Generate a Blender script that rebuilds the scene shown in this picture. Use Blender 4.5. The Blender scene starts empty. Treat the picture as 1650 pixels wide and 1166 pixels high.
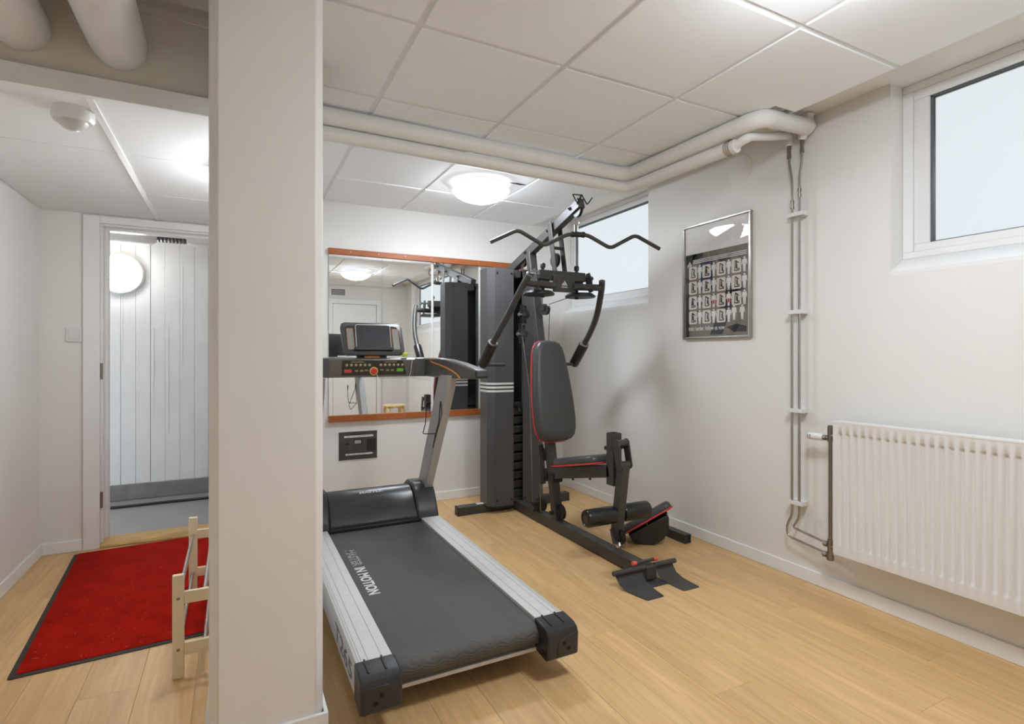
import bpy, bmesh, math, random
from mathutils import Vector, Matrix
random.seed(7)
PI = math.pi
scene = bpy.context.scene
col = scene.collection

# ------------------------------------------------------------------ camera, world, exposure
cam_d = bpy.data.cameras.new('camera')
cam_d.sensor_width = 36.0
cam_d.lens = 36.0 * 875 / 1650
cam_d.shift_y = -11.0 / 1650
cam_d.clip_start = 0.05
cam = bpy.data.objects.new('camera', cam_d)
col.objects.link(cam)
cam.location = (0, 0, 1.2)
cam.rotation_euler = (PI / 2, 0, -math.radians(27.06))
scene.camera = cam

world = bpy.data.worlds.new('overcast_sky')
scene.world = world
world.use_nodes = True
bg = world.node_tree.nodes['Background']
bg.inputs[0].default_value = (0.86, 0.93, 1.0, 1)
bg.inputs[1].default_value = 0.8
vs = scene.view_settings
vs.view_transform = 'Standard'
vs.look = 'None'
vs.gamma = 1.0
vs.use_curve_mapping = False
vs.exposure = 1.18

LAMP_BACK = 24.0
LAMP_FRONT = 31.5
LAMP_ENTRY = 24.0
LAMP_CORRIDOR = 13.0
WINDOW_LIGHT = 0.365

# ------------------------------------------------------------------ materials
def lin(r, g, b):
    f = lambda c: (c / 255 / 12.92) if c / 255 <= 0.04045 else ((c / 255 + 0.055) / 1.055) ** 2.4
    return (f(r), f(g), f(b), 1)

def mat(name, rgb, rough=0.5, metal=0.0, var=0.0, vscale=6.0, bump=0.0, bscale=80.0, coat=0.0, emit=None, estr=0.0, stretch=None, spec=None):
    m = bpy.data.materials.new(name); m.use_nodes = True
    nt = m.node_tree; p = nt.nodes['Principled BSDF']
    p.inputs['Base Color'].default_value = rgb
    p.inputs['Roughness'].default_value = rough
    p.inputs['Metallic'].default_value = metal
    if spec is not None: p.inputs['Specular IOR Level'].default_value = spec
    if coat: p.inputs['Coat Weight'].default_value = coat; p.inputs['Coat Roughness'].default_value = 0.05
    if emit:
        p.inputs['Emission Color'].default_value = emit; p.inputs['Emission Strength'].default_value = estr
    if var or bump:
        tc = nt.nodes.new('ShaderNodeTexCoord'); mp = nt.nodes.new('ShaderNodeMapping')
        nt.links.new(tc.outputs['Object'], mp.inputs[0])
        if stretch: mp.inputs['Scale'].default_value = stretch
    if var:
        n = nt.nodes.new('ShaderNodeTexNoise'); n.inputs['Scale'].default_value = vscale; n.inputs['Detail'].default_value = 4
        nt.links.new(mp.outputs[0], n.inputs['Vector'])
        r = nt.nodes.new('ShaderNodeMapRange'); r.inputs[1].default_value = 0.3; r.inputs[2].default_value = 0.7
        r.inputs[3].default_value = 1 - var; r.inputs[4].default_value = 1 + var
        nt.links.new(n.outputs['Fac'], r.inputs[0])
        mx = nt.nodes.new('ShaderNodeMix'); mx.data_type = 'RGBA'; mx.blend_type = 'MULTIPLY'; mx.inputs[0].default_value = 1
        mx.inputs[6].default_value = rgb
        nt.links.new(r.outputs[0], mx.inputs[7]); nt.links.new(mx.outputs[2], p.inputs['Base Color'])
    if bump:
        n2 = nt.nodes.new('ShaderNodeTexNoise'); n2.inputs['Scale'].default_value = bscale; n2.inputs['Detail'].default_value = 3
        nt.links.new(mp.outputs[0], n2.inputs['Vector'])
        b = nt.nodes.new('ShaderNodeBump'); b.inputs['Strength'].default_value = bump; b.inputs['Distance'].default_value = 0.002
        nt.links.new(n2.outputs['Fac'], b.inputs['Height']); nt.links.new(b.outputs[0], p.inputs['Normal'])
    return m

def wood_floor():
    m = bpy.data.materials.new('oak_vinyl'); m.use_nodes = True
    nt = m.node_tree; N = nt.nodes.new; L = nt.links.new; p = nt.nodes['Principled BSDF']
    tc = N('ShaderNodeTexCoord'); oi = N('ShaderNodeObjectInfo')
    off = N('ShaderNodeVectorMath'); off.operation = 'SCALE'; off.inputs[0].default_value = (37, 91, 13)
    L(oi.outputs['Random'], off.inputs['Scale'])
    add = N('ShaderNodeVectorMath'); L(tc.outputs['Object'], add.inputs[0]); L(off.outputs[0], add.inputs[1])
    mp = N('ShaderNodeMapping'); mp.inputs['Scale'].default_value = (26, 1.6, 1); L(add.outputs[0], mp.inputs[0])
    n = N('ShaderNodeTexNoise'); n.inputs['Scale'].default_value = 1.6; n.inputs['Detail'].default_value = 8; n.inputs['Roughness'].default_value = 0.62; n.inputs['Distortion'].default_value = 0.5
    L(mp.outputs[0], n.inputs['Vector'])
    cr = N('ShaderNodeValToRGB')
    cr.color_ramp.elements[0].position = 0.3; cr.color_ramp.elements[0].color = lin(208, 165, 110)
    cr.color_ramp.elements[1].position = 0.68; cr.color_ramp.elements[1].color = lin(231, 192, 136)
    L(n.outputs['Fac'], cr.inputs[0])
    mp2 = N('ShaderNodeMapping'); mp2.inputs['Scale'].default_value = (6, 1.1, 1); L(add.outputs[0], mp2.inputs[0])
    n2 = N('ShaderNodeTexNoise'); n2.inputs['Scale'].default_value = 1.3; n2.inputs['Detail'].default_value = 4; L(mp2.outputs[0], n2.inputs['Vector'])
    mr = N('ShaderNodeMapRange'); mr.inputs[1].default_value = .3; mr.inputs[2].default_value = .7; mr.inputs[3].default_value = .91; mr.inputs[4].default_value = 1.06; L(n2.outputs['Fac'], mr.inputs[0])
    mr2 = N('ShaderNodeMapRange'); mr2.inputs[3].default_value = .94; mr2.inputs[4].default_value = 1.05; L(oi.outputs['Random'], mr2.inputs[0])
    mu = N('ShaderNodeMath'); mu.operation = 'MULTIPLY'; L(mr.outputs[0], mu.inputs[0]); L(mr2.outputs[0], mu.inputs[1])
    mx = N('ShaderNodeMix'); mx.data_type = 'RGBA'; mx.blend_type = 'MULTIPLY'; mx.inputs[0].default_value = 1
    L(cr.outputs[0], mx.inputs[6]); L(mu.outputs[0], mx.inputs[7]); L(mx.outputs[2], p.inputs['Base Color'])
    p.inputs['Roughness'].default_value = 0.42
    b = N('ShaderNodeBump'); b.inputs['Strength'].default_value = .12; b.inputs['Distance'].default_value = .001
    L(n.outputs['Fac'], b.inputs['Height']); L(b.outputs[0], p.inputs['Normal'])
    return m

def belt_mat():
    m = mat('treadmill_belt', lin(84, 81, 77), .62, var=.10, vscale=5)
    nt = m.node_tree; N = nt.nodes.new; L = nt.links.new; p = nt.nodes['Principled BSDF']
    tc = N('ShaderNodeTexCoord'); sep = N('ShaderNodeSeparateXYZ'); L(tc.outputs['Object'], sep.inputs[0])
    # zigzag woven rubber: rows along y with a triangle wave across x
    pp = N('ShaderNodeMath'); pp.operation = 'PINGPONG'; pp.inputs[1].default_value = .035; L(sep.outputs['X'], pp.inputs[0])
    sc = N('ShaderNodeMath'); sc.operation = 'MULTIPLY'; sc.inputs[1].default_value = .25; L(pp.outputs[0], sc.inputs[0])
    s1 = N('ShaderNodeMath'); s1.operation = 'SUBTRACT'; L(sep.outputs['Y'], s1.inputs[0]); L(sep.outputs['Z'], s1.inputs[1])
    a = N('ShaderNodeMath'); L(s1.outputs[0], a.inputs[0]); L(sc.outputs[0], a.inputs[1])
    f = N('ShaderNodeMath'); f.operation = 'MULTIPLY'; f.inputs[1].default_value = 2 * PI / .0095; L(a.outputs[0], f.inputs[0])
    si = N('ShaderNodeMath'); si.operation = 'SINE'; L(f.outputs[0], si.inputs[0])
    b = N('ShaderNodeBump'); b.inputs['Strength'].default_value = .4; b.inputs['Distance'].default_value = .0014
    L(si.outputs[0], b.inputs['Height']); L(b.outputs[0], p.inputs['Normal'])
    return m

def glass_mat():
    m = bpy.data.materials.new('picture_glass'); m.use_nodes = True
    nt = m.node_tree; nt.nodes.clear(); N = nt.nodes.new; L = nt.links.new
    o = N('ShaderNodeOutputMaterial'); mix = N('ShaderNodeMixShader'); t = N('ShaderNodeBsdfTransparent'); g = N('ShaderNodeBsdfGlossy')
    g.inputs['Roughness'].default_value = 0.0
    fr = N('ShaderNodeFresnel'); fr.inputs[0].default_value = 1.6
    ge = N('ShaderNodeNewGeometry'); iv = N('ShaderNodeMath'); iv.operation = 'SUBTRACT'; iv.inputs[0].default_value = 1.0; L(ge.outputs['Backfacing'], iv.inputs[1])
    mu = N('ShaderNodeMath'); mu.operation = 'MULTIPLY'; L(fr.outputs[0], mu.inputs[0]); L(iv.outputs[0], mu.inputs[1])
    L(mu.outputs[0], mix.inputs[0]); L(t.outputs[0], mix.inputs[1]); L(g.outputs[0], mix.inputs[2]); L(mix.outputs[0], o.inputs[0])
    return m

M = {}
M['wall'] = mat('painted_wall', lin(239, 236, 231), .55, var=.012, vscale=2.0, bump=.10, bscale=140)
M['pillar'] = mat('painted_concrete', lin(240, 236, 231), .5, var=.015, vscale=3, bump=.15, bscale=60)
M['trim'] = mat('white_trim_paint', lin(244, 243, 242), .35, var=.01)
M['tile'] = mat('mineral_ceiling_tile', lin(248, 249, 249), .9, var=.012, vscale=3)
M['grid'] = mat('ceiling_grid_white', lin(236, 236, 235), .6)
M['bright_grid'] = mat('ceiling_profile_gloss_white', lin(240, 240, 238), .25)
M['slab'] = mat('raw_ceiling', lin(238, 234, 226), .8, var=.03)
M['lintel'] = mat('lintel_paint', lin(228, 221, 208), .7, var=.05, vscale=5)
M['pipe_white'] = mat('insulation_jacket', lin(233, 230, 225), .45, var=.02, bump=.15, bscale=30)
M['floor'] = wood_floor()
M['subfloor'] = mat('screed', lin(120, 98, 72), .9)
M['grey_floor'] = mat('grey_floor_paint', lin(158, 158, 158), .35, var=.06, vscale=4)
M['grey_skirt'] = mat('grey_skirting_paint', lin(132, 131, 130), .45, var=.12, vscale=9, bump=.4, bscale=40)
M['board'] = mat('board_marked_concrete', lin(236, 236, 236), .5, var=.03, vscale=5, bump=.4, bscale=25)
M['steel'] = mat('chromed_steel', lin(186, 182, 176), .28, 1.0, var=.08, vscale=20)
M['brass'] = mat('nickel_fitting', lin(150, 143, 134), .35, 1.0, var=.1, vscale=60)
M['gasket'] = mat('window_gasket', lin(92, 104, 110), .5)
M['pane'] = mat('frosted_daylit_pane', lin(60, 62, 64), .35, emit=(0.88, 0.95, 1.0, 1), estr=WINDOW_LIGHT, var=.0)
LC = (.835, .91, 1.0, 1)
M['lamp_back'] = mat('opal_glass_lit', (1, 1, 1, 1), .3, emit=LC, estr=LAMP_BACK)
M['lamp_front'] = mat('opal_glass_lit_bright', (1, 1, 1, 1), .3, emit=LC, estr=LAMP_FRONT)
M['lamp_entry'] = mat('opal_glass_lit_entry', (1, 1, 1, 1), .3, emit=(.86, .93, 1.0, 1), estr=LAMP_ENTRY)
M['lamp_corr'] = mat('opal_bulkhead_lit', (1, 1, 1, 1), .3, emit=(1.0, .99, .97, 1), estr=LAMP_CORRIDOR)
M['lamp_rim'] = mat('opal_glass_rim_lit', (1, 1, 1, 1), .3, emit=LC, estr=LAMP_BACK * .035)
M['lamp_base'] = mat('white_lamp_base', lin(240, 240, 238), .4)
M['frame_black'] = mat('black_powder_coat', lin(66, 64, 62), .42, var=.12, vscale=9, bump=.12, bscale=300)
M['shroud'] = mat('charcoal_sheet_steel', lin(84, 83, 84), .38, var=.04, vscale=4)
M['black'] = mat('black_plastic', lin(38, 37, 36), .4)
M['iron'] = mat('black_weight', lin(40, 40, 40), .45)
M['vinyl'] = mat('black_vinyl', lin(72, 71, 70), .36, var=.06, vscale=8, bump=.2, bscale=220)
M['foam'] = mat('black_foam', lin(36, 35, 34), .3, bump=.1, bscale=200)
M['red_pipe'] = mat('red_piping', lin(214, 62, 62), .45)
M['red_cap'] = mat('red_cap', lin(228, 92, 74), .45)
M['orange'] = mat('orange_trim', lin(226, 142, 58), .4)
M['alu'] = mat('brushed_aluminium', lin(216, 214, 211), .45, .12, var=.03, vscale=30)
M['grey_metal'] = mat('grey_metallic_paint', lin(168, 166, 164), .38, .2, var=.03)
M['hood'] = mat('gloss_black_hood', lin(58, 57, 56), .3, var=.04)
M['cap'] = mat('end_cap_plastic', lin(48, 48, 50), .32)
M['console'] = mat('brushed_console', lin(120, 118, 115), .34, .7, var=.03)
M['panel'] = mat('console_panel', lin(52, 48, 44), .35)
M['screen'] = mat('dark_screen', lin(72, 72, 80), .12)
M['white'] = mat('white_print', lin(232, 230, 226), .5)
M['white_dim'] = mat('outline_print', lin(214, 211, 206), .5)
M['side_print'] = mat('side_print_grey', lin(128, 124, 120), .5)
M['lime'] = mat('lime_clip', lin(214, 226, 84), .4)
M['red_btn'] = mat('red_button', lin(214, 60, 60), .35)
M['key_red'] = mat('red_key', lin(222, 84, 72), .4)
M['key_green'] = mat('green_key', lin(110, 200, 64), .4)
M['key_ring'] = mat('key_outline', lin(150, 142, 88), .5)
M['yellow'] = mat('yellow_ring', lin(236, 206, 110), .4)
M['teak'] = mat('teak_batten', lin(176, 98, 48), .45, var=.14, vscale=4, stretch=(1.2, 20, 20))
M['pine'] = mat('pale_pine', lin(246, 230, 194), .5, var=.05, vscale=6)
M['oak_sill'] = mat('worn_oak_threshold', lin(206, 168, 108), .55, var=.25, vscale=5, stretch=(1, 10, 10))
M['mat_red'] = mat('red_carpet', lin(168, 24, 8), .95, spec=.08, var=.22, vscale=9, bump=.8, bscale=420)
M['mat_edge'] = mat('black_rubber_edge', lin(58, 50, 46), .7)
M['mirror'] = mat('mirror_silver', (.90, .92, .92, 1), .0, 1.0)
M['poster_white'] = mat('poster_paper', lin(238, 236, 233), .6)
M['poster_dark'] = mat('poster_dark_print', lin(122, 112, 100), .5, var=.10, vscale=3)
M['poster_black'] = mat('poster_black_print', lin(40, 38, 38), .5)
M['poster_blue'] = mat('poster_blue_print', lin(38, 44, 74), .5)
M['poster_cell'] = mat('poster_cell_print', lin(222, 212, 202), .5)
M['photo_dark'] = mat('photo_print_dark', lin(76, 72, 66), .3, var=.3, vscale=7)
M['photo_light'] = mat('photo_print_light', lin(150, 148, 142), .3)
M['lint'] = mat('lint', lin(196, 120, 104), .9)
M['photo_pink'] = mat('photo_print_pink', lin(190, 170, 170), .4)
M['glass'] = glass_mat()
M['switch'] = mat('switch_plastic', lin(232, 231, 228), .3)
M['lens'] = mat('sensor_lens', lin(206, 204, 198), .15)
M['birch'] = mat('birch_veneer', lin(232, 204, 150), .4, var=.06)
M['vent'] = mat('vent_dark', lin(70, 68, 66), .6)
M['duct'] = mat('dark_flex_duct', lin(84, 82, 80), .4, .2)
M['radiator'] = mat('radiator_enamel', lin(236, 234, 230), .28)
M['hole'] = mat('black_hole', lin(14, 14, 14), .8)

# ------------------------------------------------------------------ mesh helpers
ORG = {}

def fillet(pts, r, n=5):
    pts = [Vector(p) for p in pts]; out = [pts[0]]
    for i in range(1, len(pts) - 1):
        a, b, c = pts[i - 1], pts[i], pts[i + 1]
        u = (a - b); v = (c - b); lu, lv = u.length, v.length
        d = min(r, lu * .49, lv * .49)
        p0 = b + u / lu * d; p1 = b + v / lv * d
        for k in range(n + 1):
            t = k / n
            out.append(p0 * (1 - t) ** 2 + b * 2 * t * (1 - t) + p1 * t * t)
    out.append(pts[-1]); return out

class MB:
    def __init__(s): s.v = []; s.f = []
    def add(s, vs_, fs):
        k = len(s.v); s.v += [Vector(p) for p in vs_]; s.f += [tuple(i + k for i in f) for f in fs]; return s
    def box(s, x0, x1, y0, y1, z0, z1):
        return s.add([(x0, y0, z0), (x1, y0, z0), (x1, y1, z0), (x0, y1, z0), (x0, y0, z1), (x1, y0, z1), (x1, y1, z1), (x0, y1, z1)],
                     [(0, 3, 2, 1), (4, 5, 6, 7), (0, 1, 5, 4), (1, 2, 6, 5), (2, 3, 7, 6), (3, 0, 4, 7)])
    def bar(s, p0, p1, w, h, up=(0, 0, 1)):
        p0, p1 = Vector(p0), Vector(p1); d = (p1 - p0).normalized(); a = d.cross(Vector(up)).normalized(); b = a.cross(d).normalized()
        vs_ = []
        for p in (p0, p1):
            for i, j in ((-1, -1), (1, -1), (1, 1), (-1, 1)): vs_.append(p + a * (i * w / 2) + b * (j * h / 2))
        return s.add(vs_, [(0, 1, 2, 3), (7, 6, 5, 4), (0, 4, 5, 1), (1, 5, 6, 2), (2, 6, 7, 3), (3, 7, 4, 0)])
    def tube(s, pts, r, seg=12, closed=False, cap=True):
        pts = [Vector(p) for p in pts]; n = len(pts); vs_ = []; fs = []
        rr = r if isinstance(r, (list, tuple)) else [r] * n
        def tan(i):
            a = pts[(i - 1) % n] if (closed or i > 0) else pts[i]; b = pts[(i + 1) % n] if (closed or i < n - 1) else pts[i]
            return (b - a).normalized()
        t0 = tan(0); ref = Vector((0, 0, 1)) if abs(t0.z) < .9 else Vector((1, 0, 0))
        nrm = (ref - t0 * ref.dot(t0)).normalized()
        for i in range(n):
            t = tan(i); nrm = (nrm - t * nrm.dot(t)).normalized(); bi = t.cross(nrm)
            for k in range(seg):
                a = 2 * PI * k / seg; vs_.append(pts[i] + (nrm * math.cos(a) + bi * math.sin(a)) * rr[i])
        m = n if closed else n - 1
        for i in range(m):
            j = (i + 1) % n
            for k in range(seg):
                l = (k + 1) % seg; fs.append((i * seg + k, i * seg + l, j * seg + l, j * seg + k))
        if cap and not closed:
            fs.append(tuple(range(seg - 1, -1, -1))); fs.append(tuple((n - 1) * seg + k for k in range(seg)))
        return s.add(vs_, fs)
    def lathe(s, prof, o=(0, 0, 0), axis=(0, 0, 1), seg=24):
        o = Vector(o); ax = Vector(axis).normalized(); ref = Vector((1, 0, 0)) if abs(ax.x) < .9 else Vector((0, 1, 0))
        a = (ref - ax * ref.dot(ax)).normalized(); b = ax.cross(a); vs_ = []; fs = []
        for r, h in prof:
            for k in range(seg):
                t = 2 * PI * k / seg; vs_.append(o + ax * h + (a * math.cos(t) + b * math.sin(t)) * max(r, 1e-5))
        for i in range(len(prof) - 1):
            for k in range(seg):
                l = (k + 1) % seg; fs.append((i * seg + k, i * seg + l, (i + 1) * seg + l, (i + 1) * seg + k))
        fs.append(tuple(range(seg - 1, -1, -1))); fs.append(tuple((len(prof) - 1) * seg + k for k in range(seg)))
        return s.add(vs_, fs)
    def cyl(s, p0, p1, r, seg=16):
        p0, p1 = Vector(p0), Vector(p1); L = (p1 - p0).length
        return s.lathe([(r, 0), (r, L)], p0, p1 - p0, seg)
    def prism(s, poly, axis, a0, a1):
        n = len(poly)
        def P3(p, a):
            return {'x': (a, p[0], p[1]), 'y': (p[0], a, p[1]), 'z': (p[0], p[1], a)}[axis]
        vs_ = [P3(p, a0) for p in poly] + [P3(p, a1) for p in poly]
        fs = [tuple(range(n)), tuple(range(2 * n - 1, n - 1, -1))] + [(i, (i + 1) % n, n + (i + 1) % n, n + i) for i in range(n)]
        return s.add(vs_, fs)
    def plate(s, outline, o, ux, uy, levels):
        """closed outline in a local frame, swept through (inset, height) levels: pads, discs, rounded plates"""
        o, ux, uy = Vector(o), Vector(ux).normalized(), Vector(uy).normalized(); un = ux.cross(uy)
        n = len(outline); pts = [Vector((p[0], p[1], 0)) for p in outline]
        nr = []
        for i in range(n):
            e = (pts[(i + 1) % n] - pts[i - 1]).normalized(); nr.append(Vector((-e.y, e.x, 0)))
        vs_ = []; fs = []
        for ins, h in levels:
            for i in range(n):
                q = pts[i] + nr[i] * ins; vs_.append(o + ux * q.x + uy * q.y + un * h)
        for l in range(len(levels) - 1):
            for i in range(n):
                j = (i + 1) % n; fs.append((l * n + i, l * n + j, (l + 1) * n + j, (l + 1) * n + i))
        fs.append(tuple(range(n - 1, -1, -1))); fs.append(tuple((len(levels) - 1) * n + i for i in range(n)))
        return s.add(vs_, fs)
    def build(s, name, m, parent=None, bevel=0.0, ang=35, org=None, seg=2):
        if org is None: org = ORG[parent.name] if parent else Vector((0, 0, 0))
        org = Vector(org)
        me = bpy.data.meshes.new(name)
        me.from_pydata([tuple(p - org) for p in s.v], [], s.f)
        bm = bmesh.new(); bm.from_mesh(me); bmesh.ops.recalc_face_normals(bm, faces=bm.faces); bm.to_mesh(me); bm.free()
        for p in me.polygons: p.use_smooth = True
        me.set_sharp_from_angle(angle=math.radians(ang))
        me.materials.append(M[m])
        ob = bpy.data.objects.new(name, me); col.objects.link(ob)
        if parent: ob.parent = parent
        else: ob.location = org
        ORG[ob.name] = org
        if bevel:
            b = ob.modifiers.new('bevel', 'BEVEL'); b.width = bevel; b.segments = seg; b.limit_method = 'ANGLE'; b.angle_limit = math.radians(40)
            b.harden_normals = False
        return ob
    def base(s):
        xs = [p.x for p in s.v]; ys = [p.y for p in s.v]; zs = [p.z for p in s.v]
        return Vector(((min(xs) + max(xs)) / 2, (min(ys) + max(ys)) / 2, min(zs)))

def tag(o, label=None, cat=None, group=None, kind=None):
    if label: o['label'] = label
    if cat: o['category'] = cat
    if group: o['group'] = group
    if kind: o['kind'] = kind
    return o

def thing(name, label, cat, loc, group=None):
    o = bpy.data.objects.new(name, None); col.objects.link(o); o.location = loc; o.empty_display_size = .1
    ORG[o.name] = Vector(loc)
    return tag(o, label, cat, group)

def solo(mb, name, m, label, cat, group=None, bevel=0.0):
    return tag(mb.build(name, m, None, bevel, org=mb.base()), label, cat, group)

def struct(mb, name, m, label=None, cat=None, bevel=0.0, parent=None):
    o = mb.build(name, m, parent, bevel)
    o['kind'] = 'structure'
    if label: tag(o, label, cat)
    return o

def box(*a): return MB().box(*a)

def copy_tree(o, loc, parent=None):
    c = o.copy(); col.objects.link(c)
    if parent: c.parent = parent
    else: c.location = loc
    for ch in list(o.children): copy_tree(ch, None, c)
    return c

def rrect(w, h, r, n=4):
    out = []
    for cx, cy, a0 in ((w / 2 - r, h / 2 - r, 0), (-w / 2 + r, h / 2 - r, 90), (-w / 2 + r, -h / 2 + r, 180), (w / 2 - r, -h / 2 + r, 270)):
        for k in range(n + 1):
            a = math.radians(a0 + 90 * k / n); out.append((cx + r * math.cos(a), cy + r * math.sin(a)))
    return out

def circle(r, n=20): return [(r * math.cos(2 * PI * k / n), r * math.sin(2 * PI * k / n)) for k in range(n)]

def text_mb(txt, w, h, o, ux, uy, bold=0.0, outline=0.0, lift=0.0):
    cu = bpy.data.curves.new('lettering', 'FONT'); cu.body = txt; cu.size = 1.0; cu.offset = bold; cu.resolution_u = 3
    if outline: cu.fill_mode = 'NONE'; cu.bevel_depth = outline; cu.bevel_resolution = 0
    ob = bpy.data.objects.new('lettering', cu); col.objects.link(ob)
    dg = bpy.context.evaluated_depsgraph_get(); dg.update()
    ev = ob.evaluated_get(dg); me = ev.to_mesh()
    vs_ = [v.co.copy() for v in me.vertices]; fs = [tuple(p.vertices) for p in me.polygons]
    ev.to_mesh_clear(); bpy.data.objects.remove(ob); bpy.data.curves.remove(cu)
    x0 = min(v.x for v in vs_); x1 = max(v.x for v in vs_); y0 = min(v.y for v in vs_); y1 = max(v.y for v in vs_)
    o, ux, uy = Vector(o), Vector(ux).normalized(), Vector(uy).normalized(); un = ux.cross(uy)
    mb = MB(); mb.add([o + ux * ((v.x - x0) / (x1 - x0) * w) + uy * ((v.y - y0) / (y1 - y0) * h) + un * lift for v in vs_], fs)
    return mb

# ------------------------------------------------------------------ the setting
XR, YB, YD, XL, YR = 2.712, 4.279, 4.18, -1.037, -0.915
ZC, ZS = 2.365, 2.46            # suspended ceiling, raw slab

# floor: slab + planks
floor = struct(box(XL - .1, XR + .1, YR - .1, YB + .05, -.08, -.004), 'floor', 'subfloor', 'oak coloured vinyl plank floor', 'floor')
PW, PL = .182, 1.22
x = XL; ci = 0; plank_mesh = {}
while x < XR - .01:
    w = min(PW, XR - x)
    y = YR - ((ci * .437) % 1.0) * PL
    while y < YB:
        a, b = max(y, YR), min(y + PL, YB)
        if x < .2 and b > YD + .0: b = min(b, YD)
        if b - a > .02:
            key = (round(w, 3), round(b - a, 3))
            if key not in plank_mesh:
                mb = MB(); W, Lh = w / 2 - .0004, (b - a) / 2 - .0004
                mb.plate([(-W, -Lh), (W, -Lh), (W, Lh), (-W, Lh)], (0, 0, 0), (1, 0, 0), (0, 1, 0), [(0, -.004), (0, -.0006), (.0008, 0)])
                o = mb.build('floor_plank', 'floor', floor, ang=20, org=(0, 0, 0)); plank_mesh[key] = o.data
            else:
                o = bpy.data.objects.new('floor_plank', plank_mesh[key]); col.objects.link(o); o.parent = floor
            o.location = (x + w / 2, (a + b) / 2, 0)
        y += PL
    x += w; ci += 1

# right wall with two high window recesses
W1 = (3.103, YB); W2 = (-.57, 1.445); ZW = 1.587
wb = MB()
wb.box(XR, XR + .14, YR - .1, YB + .12, 0, ZW)
wb.box(XR, XR + .14, W2[1], W1[0], ZW, ZS)
wb.box(XR, XR + .14, YR - .1, W2[0], ZW, ZS)
wall_r = struct(wb, 'wall_right', 'wall', 'white painted basement wall with two high window recesses', 'wall')
struct(box(.28, XR + .14, YB, YB + .12, 0, ZS), 'wall_back', 'wall', 'white painted wall behind the long mirror', 'wall')
struct(box(XL - .1, XL, YR - .1, YD + .12, 0, ZS), 'wall_left', 'wall', 'plain white wall beside the red doormat', 'wall')
struct(box(XL - .1, XR + .14, YR - .1, YR, 0, ZS), 'wall_rear', 'wall', 'white wall with a flush white door, seen in the mirror', 'wall')
DX0, DX1, DZ = -.745, .13, 2.02
wb = MB(); wb.box(XL - .1, DX0, YD, YD + .12, 0, ZS); wb.box(DX1, .3, YD, YD + .12, 0, ZS); wb.box(DX0, DX1, YD, YD + .12, DZ, ZS)
struct(wb, 'wall_entry', 'wall', 'white wall around the open doorway', 'wall')
struct(box(.20, .28, 2.14, YB, 0, ZS), 'wall_partition', 'wall', 'white partition running back from the square pillar', 'wall')

# square pillar with eased corners
PX0, PX1, PY0, PY1 = -.068, .253, 1.808, 2.13
cc = .024
mb = MB().prism([(PX0 + cc, PY0), (PX1 - cc, PY0), (PX1, PY0 + cc), (PX1, PY1), (PX0, PY1), (PX0, PY0 + cc)], 'z', 0, ZS)
pillar = struct(mb, 'pillar', 'pillar', 'square white painted concrete pillar standing in front of the treadmill', 'pillar', bevel=.004)
mb = MB(); e = .012
mb.prism([(PX0 - e, PY0 - e), (PX1 + e, PY0 - e), (PX1 + e, PY1), (PX1, PY1), (PX1, PY0), (PX0, PY0), (PX0, PY1), (PX0 - e, PY1)], 'z', 0, .07)
mb.build('baseboard', 'trim', pillar, .002)

# lintel and lower entry ceiling
lin_o = struct(box(XL, .28, 2.285, 2.40, 2.08, ZS), 'wall_lintel', 'lintel', 'drop wall above the entry ceiling where white pipes pass through', 'wall')
struct(box(XL, .28, 2.262, 2.29, 2.068, 2.135), 'trim_1', 'trim', 'white edge trim of the lowered entry ceiling', 'trim', .002)
struct(box(XL, .20, 2.278, 2.284, 2.40, 2.43), 'trim_2', 'lintel', 'thin moulding at the top of the drop wall', 'trim')
ZE = 2.075
ce = struct(box(XL, .2, 2.29, YD, ZE + .012, ZE + .04), 'ceiling_entry', 'grid', 'lowered white tiled ceiling over the doorway', 'ceiling')
ys_ = [2.302, 2.872, 3.527, YD]
xs_ = [XL, -.452, -.428, .2]
for i in range(3):
    for a, b in ((XL + .002, -.445), (-.435, .198)):
        mb = MB(); W, Lh = (b - a) / 2, (ys_[i + 1] - ys_[i]) / 2 - .002
        mb.plate([(-W, -Lh), (W, -Lh), (W, Lh), (-W, Lh)], ((a + b) / 2, (ys_[i] + ys_[i + 1]) / 2, ZE + .012), (-1, 0, 0), (0, 1, 0), [(0, 0), (0, .009), (.003, .012)])
        mb.build('ceiling_tile', 'tile', ce)
box(-.452, -.428, 2.292, YD, ZE - .006, ZE + .012).build('grid_rail', 'bright_grid', ce, .001)

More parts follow.
